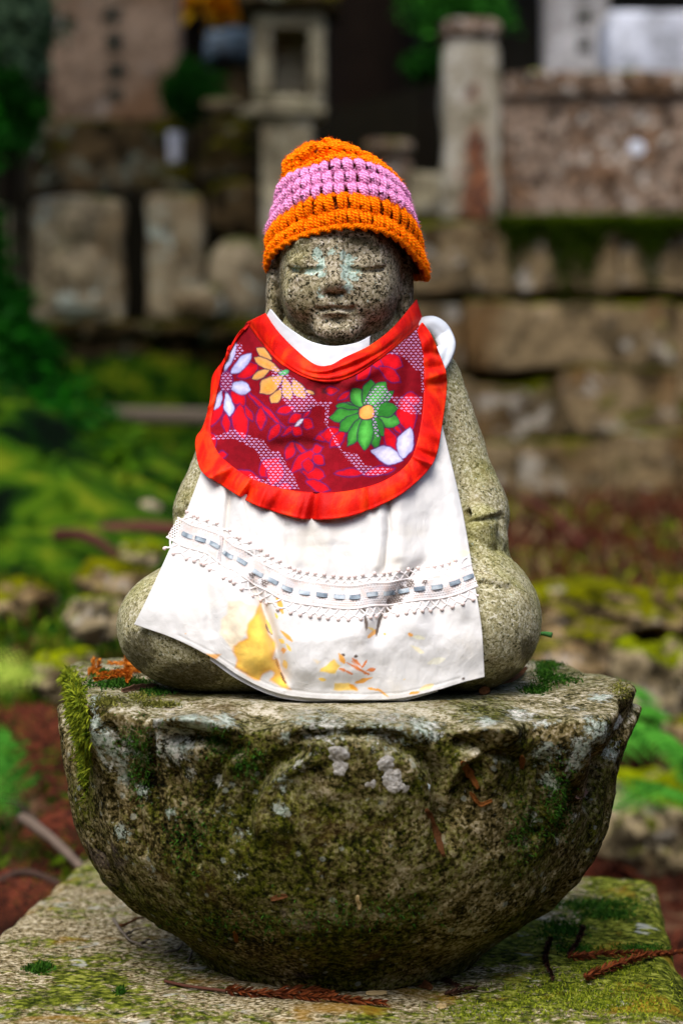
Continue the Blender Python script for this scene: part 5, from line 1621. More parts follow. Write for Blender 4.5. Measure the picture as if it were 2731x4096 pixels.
# strap over the shoulder
so = catmull([(1672, 1290), (1700, 1274), (1745, 1276), (1785, 1306), (1814, 1372), (1798, 1440), (1760, 1500), (1715, 1550)], 60)
si = catmull([(1680, 1326), (1700, 1318), (1718, 1322), (1738, 1346), (1756, 1388), (1742, 1398), (1712, 1420), (1670, 1470)], 60)
u_ = np.linspace(0, 1, 60)
yo = np.interp(u_, [0, .35, .7, 1], [.004, .008, -.012, -.030])
t = np.linspace(0, 1, 15)
V = []
for k in range(60):
    for q_ in t:
        a_ = so[k] * (1 - q_) + si[k] * q_
        V.append(P(a_[0], a_[1], yo[k] - .006 * math.sin(math.pi * (.12 + .78 * q_)) - .004 * q_ + .0016 * math.sin(q_ * 11 + k * .11) * u_[k]))
V = np.array(V)
t = np.linspace(0, 1, 15)
V = V.reshape(60, 15, 3)
V[..., 1] += (.0012 * fbm(V.reshape(-1, 3), 90, 3, 3)).reshape(60, 15)
o = mesh_obj('shoulder_strap', V.reshape(-1, 3), grid_faces(60, 15), plain('strap_cotton', (.62, .65, .68), .8, .05, 30, .2), apron_t)
md = o.modifiers.new('thick', 'SOLIDIFY'); md.thickness = .0022

# ================================================================== RED BIB
SEAM = [(962, 1335), (925, 1400), (890, 1480), (862, 1600), (842, 1715), (858, 1785), (900, 1840), (1000, 1910), (1150, 1958), (1300, 1970), (1420, 1958), (1530, 1925), (1620, 1865), (1662, 1790), (1690, 1650), (1697, 1500), (1690, 1400), (1668, 1322)]
OUT = [(1000, 1290), (950, 1336), (893, 1440), (850, 1505), (838, 1610), (812, 1705), (785, 1748), (783, 1800), (806, 1884), (880, 1936), (1010, 2014), (1140, 2058), (1240, 2078), (1390, 2066), (1530, 2016), (1640, 1950), (1735, 1845), (1768, 1700), (1787, 1520), (1755, 1410), (1722, 1335), (1690, 1290)]
BAND_IN = [(1062, 1252), (1110, 1322), (1180, 1395), (1258, 1456), (1318, 1460), (1380, 1428), (1480, 1380), (1570, 1310), (1666, 1196)]
BAND_OUT = [(985, 1290), (1050, 1380), (1120, 1455), (1220, 1512), (1320, 1530), (1410, 1508), (1520, 1438), (1610, 1366), (1694, 1290)]
def bib_y(x, z):
    return apron_y(x, z) - .0075
def bib_fold(q):
    o = crease(q, [(1290, 1560), (1120, 1700), (980, 1760)], 60, -.005, .3)
    o += crease(q, [(1010, 1400), (1000, 1550), (960, 1700)], 26, .003, .25) + crease(q, [(1640, 1400), (1620, 1560), (1600, 1700)], 26, .003, .25) + crease(q, [(1480, 1560), (1500, 1700), (1480, 1850)], 40, -.0035, .3)
    o += crease(q, [(1300, 1570), (1300, 1700), (1200, 1860)], 60, .0025, .3)
    o += crease(q, [(1060, 1790), (1200, 1770), (1340, 1790)], 26, .0032, .25)
    o += crease(q, [(1330, 1570), (1420, 1520), (1560, 1450)], 26, -.004, .25)
    o += crease(q, [(1200, 1540), (1300, 1560), (1400, 1540)], 30, .003, .2)
    p = np.hstack([q / 1000.0, np.zeros((len(q), 1))])
    return o + .0018 * fbm(p, 6, 3, 171)
ns, nt = 460, 230
pq = ruled(BAND_OUT, SEAM, ns, nt)
PV = drape(pq, bib_y, bib_fold)

# ---- the flower print
def c7(x, y): return np.array([x * .3189 + 800, y * .3189 + 1380])
def c8(x, y): return np.array([x * .3444 + 1280, y * .3444 + 1380])
def c9(x, y): return np.array([x * .3508 + 780, y * .3508 + 1680])
def leafd(q, a, b, w, peak=.55):
    ab = b - a
    L = np.linalg.norm(ab)
    t = ((q - a) @ ab) / (L * L)
    s = np.abs((q[:, 0] - a[0]) * ab[1] - (q[:, 1] - a[1]) * ab[0]) / L
    tt = np.clip(t, 0, 1)
    tp = np.where(tt < peak, tt / peak * .5, .5 + (tt - peak) / (1 - peak) * .5)
    hw = w * np.sin(np.pi * tp) ** .85
    e = hw - s
    return np.where((t < 0) | (t > 1), -np.minimum(np.linalg.norm(q - a, axis=1), np.linalg.norm(q - b, axis=1)), e)
wob = np.stack([fbm(np.hstack([pq / 40, np.zeros((len(pq), 1))]), 1, 4, 5), fbm(np.hstack([pq / 40, np.ones((len(pq), 1))]), 1, 4, 6)], 1) * 8
Q_ = pq + wob
bcol = np.tile(np.array([.22, .002, .008]), (len(pq), 1))
bcol *= (1 + .3 * fbm(np.hstack([pq / 120, np.zeros((len(pq), 1))]), 1, 4, 9))[:, None]
INK = np.array([.03, .006, .05])
def stamp(e, c, line=5.0, ink=INK, ink_a=.85, c2=None):
    global bcol
    a = sstep(-line * 1.6, -line * .3, e)[:, None] * ink_a
    bcol = bcol * (1 - a) + ink * a
    a = sstep(-3.0, 4.0, e)[:, None]
    cc = np.array(c)[None]
    if c2 is not None:
        k = sstep(0, 26, e)[:, None]
        cc = np.array(c2)[None] * (1 - k) + cc * k
    bcol = bcol * (1 - a) + cc * a
RED, RED2 = (.66, .004, .010), (.50, .003, .012)
VIO = np.array([.07, .012, .11])
for f_, a, b, w in ((c7, (470, 400), (720, 250), 85), (c7, (560, 560), (1060, 1040), 22), (c7, (770, 780), (770, 1050), 52), (c7, (960, 850), (1190, 780), 48), (c7, (400, 580), (560, 760), 75), (c7, (290, 720), (140, 1010), 62),
                    (c7, (330, 860), (340, 1110), 50), (c7, (480, 740), (540, 1180), 100), (c7, (570, 760), (670, 960), 42), (c7, (990, 980), (870, 1200), 58), (c7, (1180, 1010), (1030, 1140), 32), (c7, (1260, 880), (1120, 960), 58), (c7, (1280, 950), (1420, 1030), 62),
                    (c7, (1370, 790), (1290, 930), 20), (c7, (1150, 1040), (1270, 1120), 62), (c7, (1750, 1060), (1440, 1190), 70),
                    (c8, (560, 200), (800, 230), 55), (c8, (700, 130), (950, 260), 95), (c8, (700, 260), (930, 430), 60), (c8, (580, 260), (430, 400), 60), (c8, (350, 540), (210, 650), 30), (c8, (940, 640), (1150, 640), 90), (c8, (940, 620), (1050, 1000), 120), (c8, (750, 950), (890, 1270), 72), (c8, (860, 930), (930, 1020), 22),
                    (c8, (0, 1040), (290, 1050), 85), (c8, (290, 1000), (130, 1180), 55), (c8, (60, 530), (200, 520), 45), (c8, (170, 1490), (500, 1480), 40), (c8, (500, 1500), (860, 1430), 45), (c8, (-200, 1480), (60, 1520), 80), (c8, (-90, 1290), (50, 1380), 60),
                    (c9, (1130, 250), (1040, 460), 55), (c9, (1140, 250), (1280, 400), 28), (c9, (1380, 330), (1110, 590), 75), (c9, (1330, 350), (1460, 310), 50), (c9, (1300, 440), (1290, 600), 62), (c9, (1350, 400), (1470, 500), 60), (c9, (1270, 700), (1540, 800), 58),
                    (c9, (950, 430), (750, 640), 95), (c9, (960, 480), (880, 740), 100), (c9, (170, 150), (230, 320), 45), (c9, (270, 400), (360, 390), 34), (c9, (500, 590), (760, 690), 40), (c9, (960, 760), (1110, 760), 50)):
    kk = .3189 if f_ is c7 else .3444 if f_ is c8 else .3508
    stamp(leafd(Q_, f_(*a), f_(*b), w * kk, .5), RED, 5, VIO, .8, RED2)
LIL, LIL2 = (.62, .58, .76), (.38, .40, .66)
for a, b, w in (((310, 370), (440, -60), 55), ((390, 370), (640, 110), 62), ((370, 520), (630, 550), 85), ((335, 580), (380, 900), 62), ((270, 570), (170, 820), 45)):
    stamp(leafd(Q_, c7(*a), c7(*b), w * .3189, .62), LIL, 4, VIO, .8, LIL2)
e = (1 - np.hypot(*(((Q_ - c7(335, 465)) / np.array([75 * .3189, 128 * .3189])).T))) * 22
stamp(e, (.22, .01, .05), 4, VIO)
ORG, ORG2 = (.80, .30, .045), (.66, .19, .02)
for a, b, w in (((900, 180), (720, 40), 55), ((1010, 330), (675, 160), 62), ((880, 320), (650, 430), 55), ((1030, 380), (740, 610), 92), ((1020, 540), (900, 735), 62), ((1040, 400), (1140, 690), 70), ((1170, 430), (1310, 670), 75), ((1320, 550), (1425, 615), 24)):
    stamp(leafd(Q_, c7(*a), c7(*b), w * .3189, .6), ORG, 4, INK, .9, (.62, .32, .10))
e = (1 - np.hypot(*(((Q_ - c7(1050, 345)) / np.array([70 * .3189, 34 * .3189])).T))) * 12
stamp(e, (.10, .45, .14), 3)
GR = [(.045, .26, .03), (.075, .36, .05), (.03, .20, .025)]
for k, (tip, w) in enumerate((((280, 680), 45), ((380, 505), 85), ((590, 395), 80), ((855, 525), 68), ((755, 425), 100), ((185, 720), 60), ((115, 840), 75), ((905, 915), 92), ((890, 735), 85), ((210, 1000), 80), ((325, 1170), 72), ((725, 1068), 78), ((665, 1215), 58), ((515, 1225), 88))):
    stamp(leafd(Q_, c8(545, 785), c8(*tip), w * .3444, .66), GR[k % 3], 4, INK, .95, GR[2])
e = (1 - np.hypot(*(((Q_ - c8(545, 785)) / (82 * .3444)).T))) * 26
stamp(e, (.85, .36, .09), 5, INK, .95, (.80, .30, .06))
for a, b, w in (((955, 1350), (600, 1215), 105), ((945, 1330), (1040, 950), 100)):
    stamp(leafd(Q_, c8(*a), c8(*b), w * .3444, .5), (.66, .62, .78), 5, VIO, .85, (.45, .44, .70))
stamp(leafd(Q_, c7(1185, 1025), c7(1285, 935), 22 * .3189, .5), (.72, .68, .80), 3, VIO)
bcol *= (1 + .22 * fbm(np.hstack([pq / 16, np.zeros((len(pq), 1))]), 1, 3, 19) + .15 * fbm(np.hstack([pq / 90, np.zeros((len(pq), 1))]), 1, 3, 29))[:, None]
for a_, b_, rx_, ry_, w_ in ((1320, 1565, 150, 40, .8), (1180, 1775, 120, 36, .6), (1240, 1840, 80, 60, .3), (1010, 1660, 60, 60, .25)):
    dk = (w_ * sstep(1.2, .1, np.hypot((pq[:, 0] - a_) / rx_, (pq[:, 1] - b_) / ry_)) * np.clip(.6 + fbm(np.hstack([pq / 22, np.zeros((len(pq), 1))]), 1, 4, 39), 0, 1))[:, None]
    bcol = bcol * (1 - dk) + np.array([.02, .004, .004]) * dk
cm = np.zeros(len(pq))
for f_, poly in ((c8, [(740, 110), (900, 20), (1010, -160), (1130, -240), (1200, -100), (1215, 560), (1178, 560), (1165, 300), (1110, 290), (980, 150), (900, 110)]),
                 (c8, [(820, 600), (1190, 600), (1170, 800), (1050, 800), (890, 730)]), (c8, [(500, 690), (560, 560), (640, 470), (760, 480), (850, 600), (800, 650), (700, 680), (650, 860), (690, 1080), (640, 1080), (600, 830), (620, 700)]),
                 (c8, [(-60, 660), (160, 660), (110, 700), (90, 940), (200, 1100), (260, 1240), (430, 1260), (520, 1400), (840, 1440), (700, 1510), (500, 1510), (380, 1400), (280, 1290), (170, 1140), (110, 980), (50, 900), (60, 720), (-60, 690)]),
                 (c7, [(900, 430), (900, 250), (1000, 300), (1150, 390), (1300, 530), (1450, 690), (1540, 740), (1400, 780), (1380, 830), (1180, 840), (1040, 690), (1010, 580)]), (c7, [(440, -20), (520, -20), (550, 80), (420, 210)]), (c7, [(270, 350), (400, 350), (410, 560), (260, 590)]),
                 (c9, [(140, 210), (330, 150), (430, 100), (600, 170), (780, 230), (860, 350), (950, 350), (1030, 480), (1120, 620), (1190, 790), (900, 780), (700, 700), (580, 640), (640, 620), (800, 690), (850, 640), (690, 340), (560, 270), (430, 210), (160, 230)])):
    cm = np.maximum(cm, inpoly(pq, [tuple(f_(*p)) for p in poly]).astype(float))
g = G('flower_print')
base = g.attr('Col', False)
us = g.n('ShaderNodeSeparateXYZ'); g.put(us.inputs[0], g.uv())
row = g.m('DIVIDE', us.outputs[1], 11.0)
fx = g.m('ABSOLUTE', g.m('MULTIPLY', g.m('SUBTRACT', g.m('FRACT', g.m('ADD', g.m('DIVIDE', us.outputs[0], 19.0), g.m('MULTIPLY', g.m('FLOOR', row), 0.5))), 0.5), 19.0))
fy = g.m('ABSOLUTE', g.m('MULTIPLY', g.m('SUBTRACT', g.m('FRACT', row), 0.5), 11.0))
cross = g.m('MAXIMUM', g.m('MULTIPLY', g.m('LESS_THAN', fx, 7.0), g.m('LESS_THAN', fy, 1.5)), g.m('MULTIPLY', g.m('LESS_THAN', fx, 1.7), g.m('LESS_THAN', fy, 4.6)))
cr = g.m('MULTIPLY', cross, g.m('GREATER_THAN', g.attr('cross'), 0.5))
g.color(g.mix(g.m('MULTIPLY', cr, 0.9), base, g.mix(0.4, (.58, .30, .66), g.mix(0.35, base, (.8, .75, .9)))))
g.b.inputs['Roughness'].default_value = 0.85
g.b.inputs['Specular IOR Level'].default_value = 0.1
g.bump(g.m('ADD', g.noise(900, 2, 0.5), g.noise(120, 4, 0.6)), 0.25, 0.001)
bib_t = thing('red_bib', 'red bib with flower-printed panel and bright red border round the statue neck', 'bib', (0, -.10, .70))
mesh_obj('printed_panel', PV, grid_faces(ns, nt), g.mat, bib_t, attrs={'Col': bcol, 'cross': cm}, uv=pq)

g = G('red_satin')
n_ = g.noise(55, 4, 0.6, 0.3, vec=g.scaled((1, 1, 0.5)))
g.color(g.ramp(n_, [(0.36, (.52, .004, .002)), (0.5, (.76, .010, .002)), (0.64, (.86, .042, .003))]))
g.b.inputs['Roughness'].default_value = 0.55
g.b.inputs['Specular IOR Level'].default_value = 0.12
g.bump(g.m('ADD', g.noise(800, 2, 0.5), g.m('MULTIPLY', g.noise(90, 4, 0.6), 1.5)), 0.3, 0.0012)
M['red'] = g.mat
# border: wavy gathered strip sewn to the panel edge
n1, m1 = 640, 22
bq = ruled(SEAM, OUT, n1, m1)
tt = np.tile(np.linspace(0, 1, m1), n1)
ss = np.repeat(np.linspace(0, 1, n1), m1)
rng = np.random.default_rng(4)
wave = np.zeros(n1 * m1)
for k in range(26):
    c0, wd, am = rng.uniform(0, 1), rng.uniform(.004, .012), rng.uniform(-.0062, .0062)
    sk = c0 + (tt - .5) * rng.uniform(-.012, .012)
    wave += am * np.exp(-((ss - sk) / wd) ** 2)
for c0, wd, am in ((.30, .010, -.004), (.325, .008, .006), (.37, .006, .004), (.40, .006, -.003), (.735, .006, -.007), (.748, .006, .005), (.885, .008, .006), (.90, .012, -.006), (.16, .012, -.006)):
    wave += am * np.exp(-((ss - c0 - (tt - .5) * .01) / wd) ** 2)
def border_fold(q_):
    return bib_fold(q_) + wave * (.25 + .75 * tt) - .0016 * np.sin(np.pi * np.clip(tt * 1.15, 0, 1)) - .0012
BVt = drape(bq, bib_y, border_fold)
o = mesh_obj('border', BVt, grid_faces(n1, m1), M['red'], bib_t)
md = o.modifiers.new('thick', 'SOLIDIFY'); md.thickness = .0016; md.offset = 1
# neck band
def band_y(x, z):
    a = bib_y(x, z) - .002
    b_ = -.083 + 13.0 * (x + .004) ** 2 + np.clip(z - .83, 0, 1) * .35
    k = sstep(.80, .845, z)
    return a * (1 - k) + b_ * k
nq = ruled(BAND_IN, BAND_OUT, 260, 26)
tt2 = np.tile(np.linspace(0, 1, 26), 260)
ss2 = np.repeat(np.linspace(0, 1, 260), 26)
def band_fold(q_):
    o = -.0045 * np.sin(np.pi * np.clip(tt2, 0, 1)) ** .7
    o += .0025 * np.exp(-((tt2 - .62 - .1 * np.sin(ss2 * 9)) / .10) ** 2) * sstep(.25, .45, ss2) * sstep(.95, .75, ss2)
    o += -.002 * np.exp(-((tt2 - .30) / .12) ** 2) * sstep(.35, .5, ss2) * sstep(.8, .6, ss2)
    o += .0012 * np.exp(-((tt2 - .86) / .035) ** 2)
    p = np.hstack([q_ / 1000.0, np.zeros((len(q_), 1))])
    return o + .0016 * fbm(p, 14, 3, 77)
NVt = drape(nq, band_y, band_fold)
o = mesh_obj('neck_band', NVt, grid_faces(260, 26)[:, ::-1], M['red'], bib_t)
md = o.modifiers.new('thick', 'SOLIDIFY'); md.thickness = .002; md.offset = -1

# ================================================================== CROCHET HAT
HS = np.array([0, .033, .077, .098, .118, .130, .1375])
HA = np.array([.0665, .0640, .0530, .0410, .0270, .0145, .0015])
HZ = np.array([.9115, .945, .984, 1.000, 1.012, 1.0200, 1.0240])
HC = np.array([.004, .003, .0, -.005, -.011, -.0155, -.0180])
HM = np.array([.43, .375, .30, .22, .12, .05, .0])
def smooth_interp(x, xs, ys):
    from numpy import interp
    e = .006
    return (interp(x - e, xs, ys) + 2 * interp(x, xs, ys) + interp(x + e, xs, ys)) / 4
def hat_pt(phi, s, out=0.0):
    """phi 0 = front, + towards the statue's left (picture right); s = distance up from the brim"""
    phi, s = np.broadcast_arrays(np.asarray(phi, float), np.asarray(s, float))
    sc = np.clip(s, -.01, .1375)
    a = smooth_interp(sc, HS, HA) + np.where(s < 0, -s * .25, 0)
    z = smooth_interp(sc, HS, HZ) + np.where(s < 0, s, 0)
    cx, m = smooth_interp(sc, HS, HC), smooth_interp(sc, HS, HM)
    b = a * 1.08 + .004
    o = out
    # the crown slumps: a fold across the front left with a bulge above it
    ph = (phi + np.pi) % (2 * np.pi) - np.pi
    win = sstep(-1.9, -1.2, ph) * sstep(.75, .1, ph)
    o = o - .0065 * win * np.exp(-((s - .0925 - .004 * ph) / .0065) ** 2) + .0034 * win * np.exp(-((s - .109) / .008) ** 2)
    o = o + .0016 * np.sin(ph * 3 + 1) + .0012 * np.sin(ph * 5 + s * 90)
    # brim flares at the sides
    br = sstep(.02, 0, s)
    o = o + br * .0035 * (np.exp(-((ph - 1.45) / .35) ** 2) + .5 * np.exp(-((ph + 1.45) / .35) ** 2))
    x = cx + (a + o) * np.sin(ph)
    y = .005 - (b + o) * np.cos(ph)
    zz = z - m * np.where(y > 0, y * .12, y) - .006 * br * np.exp(-((ph - 1.45) / .4) ** 2)
    zz = zz + .0035 * br * np.exp(-((ph + 1.45) / .5) ** 2)
    nz = np.clip((s - .06) / .075, 0, 1)
    zz = zz + o * nz * .8
    return np.stack([x, y, zz], -1)
ROWS = [(0.000, .0155, 'o'), (.0155, .0330, 'o'), (.0330, .0480, 'p'), (.0480, .0630, 'p'), (.0630, .0770, 'p'), (.0770, .0880, 'o'), (.0880, .0990, 'o'), (.0990, .1090, 'o'), (.1090, .1185, 'o'), (.1185, .1270, 'o'), (.1270, .1345, 'o')]
def yarn(name, a, b, c):
    g = G(name)
    us = g.n('ShaderNodeSeparateXYZ'); g.put(us.inputs[0], g.uv())
    ply = g.m('SINE', g.m('ADD', g.m('MULTIPLY', us.outputs[0], 2300.0), g.m('MULTIPLY', us.outputs[1], 12.566)))
    n_ = g.noise(900, 4, 0.7)
    f = g.m('ADD', g.m('MULTIPLY', ply, 0.16), g.m('ADD', g.m('MULTIPLY', n_, 0.6), 0.2))
    g.color(g.ramp(f, [(0.25, a), (0.5, b), (0.75, c)]))
    g.b.inputs['Roughness'].default_value = 0.9
    g.b.inputs['Specular IOR Level'].default_value = 0.05
    g.b.inputs['Sheen Weight'].default_value = 0.12
    g.b.inputs['Sheen Tint'].default_value = tuple(c) + (1.0,)
    g.bump(g.m('ADD', g.m('MULTIPLY', ply, 0.5), n_), 0.6, 0.0009)
    return g.mat
M['orange'] = yarn('orange_yarn', (.95, .065, .0), (1.0, .185, .0), (1.0, .35, .004))
M['pink'] = yarn('pink_yarn', (.60, .15, .38), (.82, .29, .56), (.90, .47, .70))
hat_t = thing('crochet_hat', 'orange and pink striped crochet hat pulled over the statue head', 'hat', (0, 0, .905))
ph, sv = np.meshgrid(np.linspace(-np.pi, np.pi, 120, endpoint=False), np.linspace(.002, .137, 50), indexing='ij')
V = hat_pt(ph, sv, -.0042)
mesh_obj('inner_layer', V.reshape(-1, 3), grid_faces(120, 50, True), plain('shaded_yarn', (.20, .035, .010), .95, .4, 200, .5), hat_t)  # dark backing added so the holes between stitches look shaded
rng = np.random.default_rng(11)
for ri, (s0, s1, cname) in enumerate(ROWS):
    b = MB()
    mid = (s0 + s1) / 2
    rad = float(smooth_interp(np.array(mid), HS, HA))
    N = max(6, int(round(2 * np.pi * rad / .0096)))
    dphi = 2 * np.pi / N
    ph0 = rng.uniform(0, dphi)
    h = s1 - s0
    for k in range(N):
        p0 = -np.pi + ph0 + k * dphi + rng.normal() * dphi * .07
        t = np.linspace(0, 1, 8)
        tight = ri in (0,)
        sway = rng.normal() * .16
        hj = rng.normal() * .0007
        for j in (-1, 0, 1):
            wob_ = rng.normal(size=2) * .35
            sp = (.19 if not tight else .235)
            twist = np.sin((t - .5) * np.pi * 1.1 + j * 2.1 + wob_[0]) * .06
            pp = p0 + dphi * (j * sp * (0.85 + .3 * np.sin(np.pi * t)) + twist + sway * (t - .5))
            oo = .0006 + .0034 * np.sin(np.pi * np.clip(t * .95 + .03, 0, 1)) + .0006 * np.cos(t * 6.3 + j * 2.1) + (.0006 if j == 0 else 0)
            path = hat_pt(pp, s0 - .0012 + hj + (h + .0030) * t, oo * rng.uniform(.8, 1.2))
            V, Fs, uv = tube(path, .00185 * (1 - .25 * np.abs(2 * t - 1) ** 3) * rng.uniform(.9, 1.1), 6)
            b.add(V, Fs, uv=uv)
        # head loop of the stitch
        t = np.linspace(0, 1, 7)
        for d_ in (0, 1):
            pp = p0 + dphi * (-.55 + 1.15 * t)
            oo = .0010 + .0012 * np.sin(np.pi * t)
            ssv = s1 - .0006 + (.0017 if d_ else -.0010) * np.sin(np.pi * t) + (.0007 if d_ else -.0002) * (2 * t - 1)
            V, Fs, uv = tube(hat_pt(pp, ssv, oo), .00165, 6)
            b.add(V, Fs, uv=uv)
    if ri == 0:     # edge cord of the brim
        for k in range(N):
            t = np.linspace(0, 1, 7)
            p0 = -np.pi + k * dphi
            for d_ in (0, 1):
                pp = p0 + dphi * (-.2 + 1.4 * t)
                V, Fs, uv = tube(hat_pt(pp, -.0022 + (.0026 * t if d_ else -.0026 * t + .002), .0012 + .0022 * np.sin(np.pi * t)), .0021, 6)
                b.add(V, Fs, uv=uv)
    b.build('crochet_row', M['orange' if cname == 'o' else 'pink'], hat_t)
# closing knot at the crown
V, Fs, uv = tube(hat_pt(np.linspace(0, 9, 40), np.linspace(.129, .1375, 40), .001), .0026, 6)
b = MB(); b.add(V, Fs, uv=uv); b.build('crown_knot', M['orange'], hat_t)

# loose fibres
g_ = np.random.default_rng(3)
for cname, ranges, nf in (('orange', ((-.001, .033), (.077, .135)), 5200), ('pink', ((.033, .077),), 3000)):
    sv = np.concatenate([g_.uniform(a, b, nf // len(ranges)) for a, b in ranges])
    pv = g_.uniform(-2.2, 2.2, len(sv))
    p_ = hat_pt(pv, sv, .0040)
    n_ = hat_pt(pv, sv, .0060) - p_
    n_ /= np.linalg.norm(n_, axis=1)[:, None] + 1e-9
    V, Fs, a = blades(p_, n_, .0042, .00024, 9, 1.1)
    o = mesh_obj('yarn_fuzz', V, Fs, M[cname], hat_t, smooth=False, uv=np.zeros((len(V), 2)))
    o['kind'] = 'stuff'

# ================================================================== SMALL THINGS
slab_eval = slab_o.data
sv_ = np.array([v.co for v in slab_eval.vertices]) + LOC[slab_t]
slab_bvh = BVHTree.FromPolygons([tuple(v) for v in sv_], [tuple(p.vertices) for p in slab_eval.polygons])
def moss_mat(name, dark, light):
    return leafmat(name, dark, light, .2)
M['moss_bright'] = moss_mat('bright_moss', (.025, .06, .004), (.30, .34, .02))
M['moss_deep'] = moss_mat('deep_green_moss', (.006, .03, .003), (.05, .14, .012))
M['moss_olive'] = moss_mat('olive_moss', (.04, .045, .006), (.26, .25, .05))

def scatter_px(bvh, regions, n, seed):
    """points on a surface seen through pixel ellipses (px, py, rx, ry, weight)"""
    g = np.random.default_rng(seed)
    w = np.array([r[4] for r in regions], float)
    k = g.choice(len(regions), n, p=w / w.sum())
    P_, N_ = [], []
    for i in k:
        a, b, rx, ry, _ = regions[i]
        q = g.normal(size=2) * .5
        h, nn = cast(bvh, a + q[0] * rx, b + q[1] * ry)
        if h is not None:
            P_.append(h); N_.append(nn)
    return np.array(P_), np.array(N_)
def moss_patch(parent, bvh, regions, n, seed, mat, length=.005, width=.0012, lean=.7, down=0.0):
    p, nn = scatter_px(bvh, regions, n, seed)
    V, Fs, a = blades(p - nn * .0005, nn, length, width, seed, lean, down)
    o = mesh_obj('moss', V, Fs, M[mat], parent, attrs={'rnd': a}, smooth=False)
    o['kind'] = 'stuff'
moss_patch(lotus_t, lotus_bvh, [(300, 2760, 30, 60, 2), (330, 2900, 22, 110, 4), (345, 3050, 16, 90, 2), (270, 2700, 25, 30, 1), (300, 2830, 22, 60, 2)], 5200, 1, 'moss_bright', .0070, .0017, .8, .8)
moss_patch(lotus_t, lotus_bvh, [(480, 2735, 120, 22, 3), (620, 2770, 60, 14, 1), (420, 2700, 60, 20, 1)], 2600, 2, 'moss_deep', .0042, .0014, .9)
moss_patch(lotus_t, lotus_bvh, [(2180, 2690, 40, 50, 2), (2200, 2650, 60, 25, 2), (2240, 2720, 70, 18, 1), (2140, 2760, 50, 16, 1)], 2600, 3, 'moss_deep', .0042, .0014, .9)
moss_patch(lotus_t, lotus_bvh, [(2260, 2640, 70, 22, 2), (2480, 2760, 40, 30, 1), (420, 2810, 60, 22, 2), (640, 2820, 80, 12, 2), (560, 2790, 60, 16, 1)], 1800, 4, 'moss_olive', .004, .0011, .7)
moss_patch(lotus_t, lotus_bvh, [(540, 2960, 80, 80, 1), (560, 3100, 60, 120, 1), (760, 3330, 120, 150, 1), (980, 3050, 70, 70, 1), (2230, 3200, 60, 140, 2), (2100, 3330, 80, 120, 1), (1000, 3700, 300, 60, 1), (1500, 3650, 300, 80, 1), (860, 2960, 60, 60, 1)], 4200, 5, 'moss_deep', .0035, .0009, .8)
moss_patch(slab_t, slab_bvh, [(2380, 3620, 160, 22, 3), (2430, 3660, 120, 22, 2), (2250, 3720, 90, 40, 2), (2560, 3800, 90, 24, 1), (2300, 3800, 80, 20, 1)], 4200, 6, 'moss_deep', .0042, .0017, 1.0)
moss_patch(slab_t, slab_bvh, [(2300, 3980, 320, 90, 3), (2520, 4020, 200, 80, 2), (1950, 4050, 250, 50, 1), (2450, 3880, 160, 30, 1)], 5200, 7, 'moss_bright', .0035, .0010, .7)
moss_patch(slab_t, slab_bvh, [(150, 3880, 46, 16, 3), (185, 3868, 30, 12, 1), (480, 3970, 20, 12, 1)], 700, 8, 'moss_deep', .006, .0017, 1.1)

# ---- cedar sprigs, chips and twigs
def cedar_mat(name, a, b):
    return leafmat(name, a, b, .1)
M['ced_red'] = cedar_mat('red_brown_cedar', (.035, .008, .004), (.22, .055, .015))
M['ced_orange'] = cedar_mat('orange_dry_cedar', (.30, .075, .006), (.80, .28, .035))
M['ced_dark'] = cedar_mat('dark_dry_cedar', (.012, .006, .004), (.07, .03, .018))
def sprig(name, label, paths, mat, nl, nw, seed, step=.0016, parent_loc=None, cat='sprig', group=None, thick=.0011):
    g = np.random.default_rng(seed)
    b = MB()
    for pts in paths:
        c = catmull(pts, max(8, int(np.linalg.norm(np.diff(np.array(pts), axis=0), axis=1).sum() / step)))
        V, Fs, uv = tube(c, np.linspace(thick, thick * .5, len(c)), 5)
        b.add(V, Fs, a=.3)
        t = np.gradient(c, axis=0); t /= np.linalg.norm(t, axis=1)[:, None]
        for q in range(4):
            r = g.normal(size=c.shape)
            r -= (r * t).sum(1)[:, None] * t
            r /= np.linalg.norm(r, axis=1)[:, None]
            d = t * .80 + r * .62
            k = np.linspace(1, .55, len(c))[:, None] * nl * g.uniform(.7, 1.2, len(c))[:, None]
            w = np.cross(d, g.normal(size=c.shape)); w /= np.linalg.norm(w, axis=1)[:, None]
            tip = c + d * k + t * k * .25
            V = np.stack([c - w * nw, c + w * nw, c + d * k * .6 + w * nw * .8, tip, c + d * k * .6 - w * nw * .8], 1).reshape(-1, 3)
            i = np.arange(len(c)) * 5
            b.add(V, [np.stack([i, i + 1, i + 2, i + 4], 1), np.stack([i + 4, i + 2, i + 3], 1)], a=np.repeat(g.uniform(0, 1, len(c)), 5))
    loc = np.array(paths[0][0])
    return tag(b.build(name, M[mat], loc=loc, smooth=False), label, cat, group)
def on(bvh, pts, lift=.003):
    o = []
    for a, b in pts:
        h, n = cast(bvh, a, b)
        if h is not None:
            o.append(h + n * lift)
    return o
sprig('cedar_sprig', 'red-brown dry cedar sprig lying on the slab before the pedestal foot', [on(slab_bvh, [(905, 3978), (1000, 3988), (1130, 3995), (1290, 4010), (1420, 4018), (1535, 4030)], .004), on(slab_bvh, [(1100, 3990), (1220, 3985), (1330, 3996)], .005)], 'ced_red', .0095, .0009, 1)
V, Fs, uv = tube(catmull(on(slab_bvh, [(660, 3938), (750, 3958), (905, 3978)], .003), 20), .0014, 6)
tag(mesh_obj('cedar_twig', V, Fs, plain('red_twig', (.10, .04, .025)), loc=V[0]), 'bare reddish twig end of the cedar sprig on the slab', 'twig')
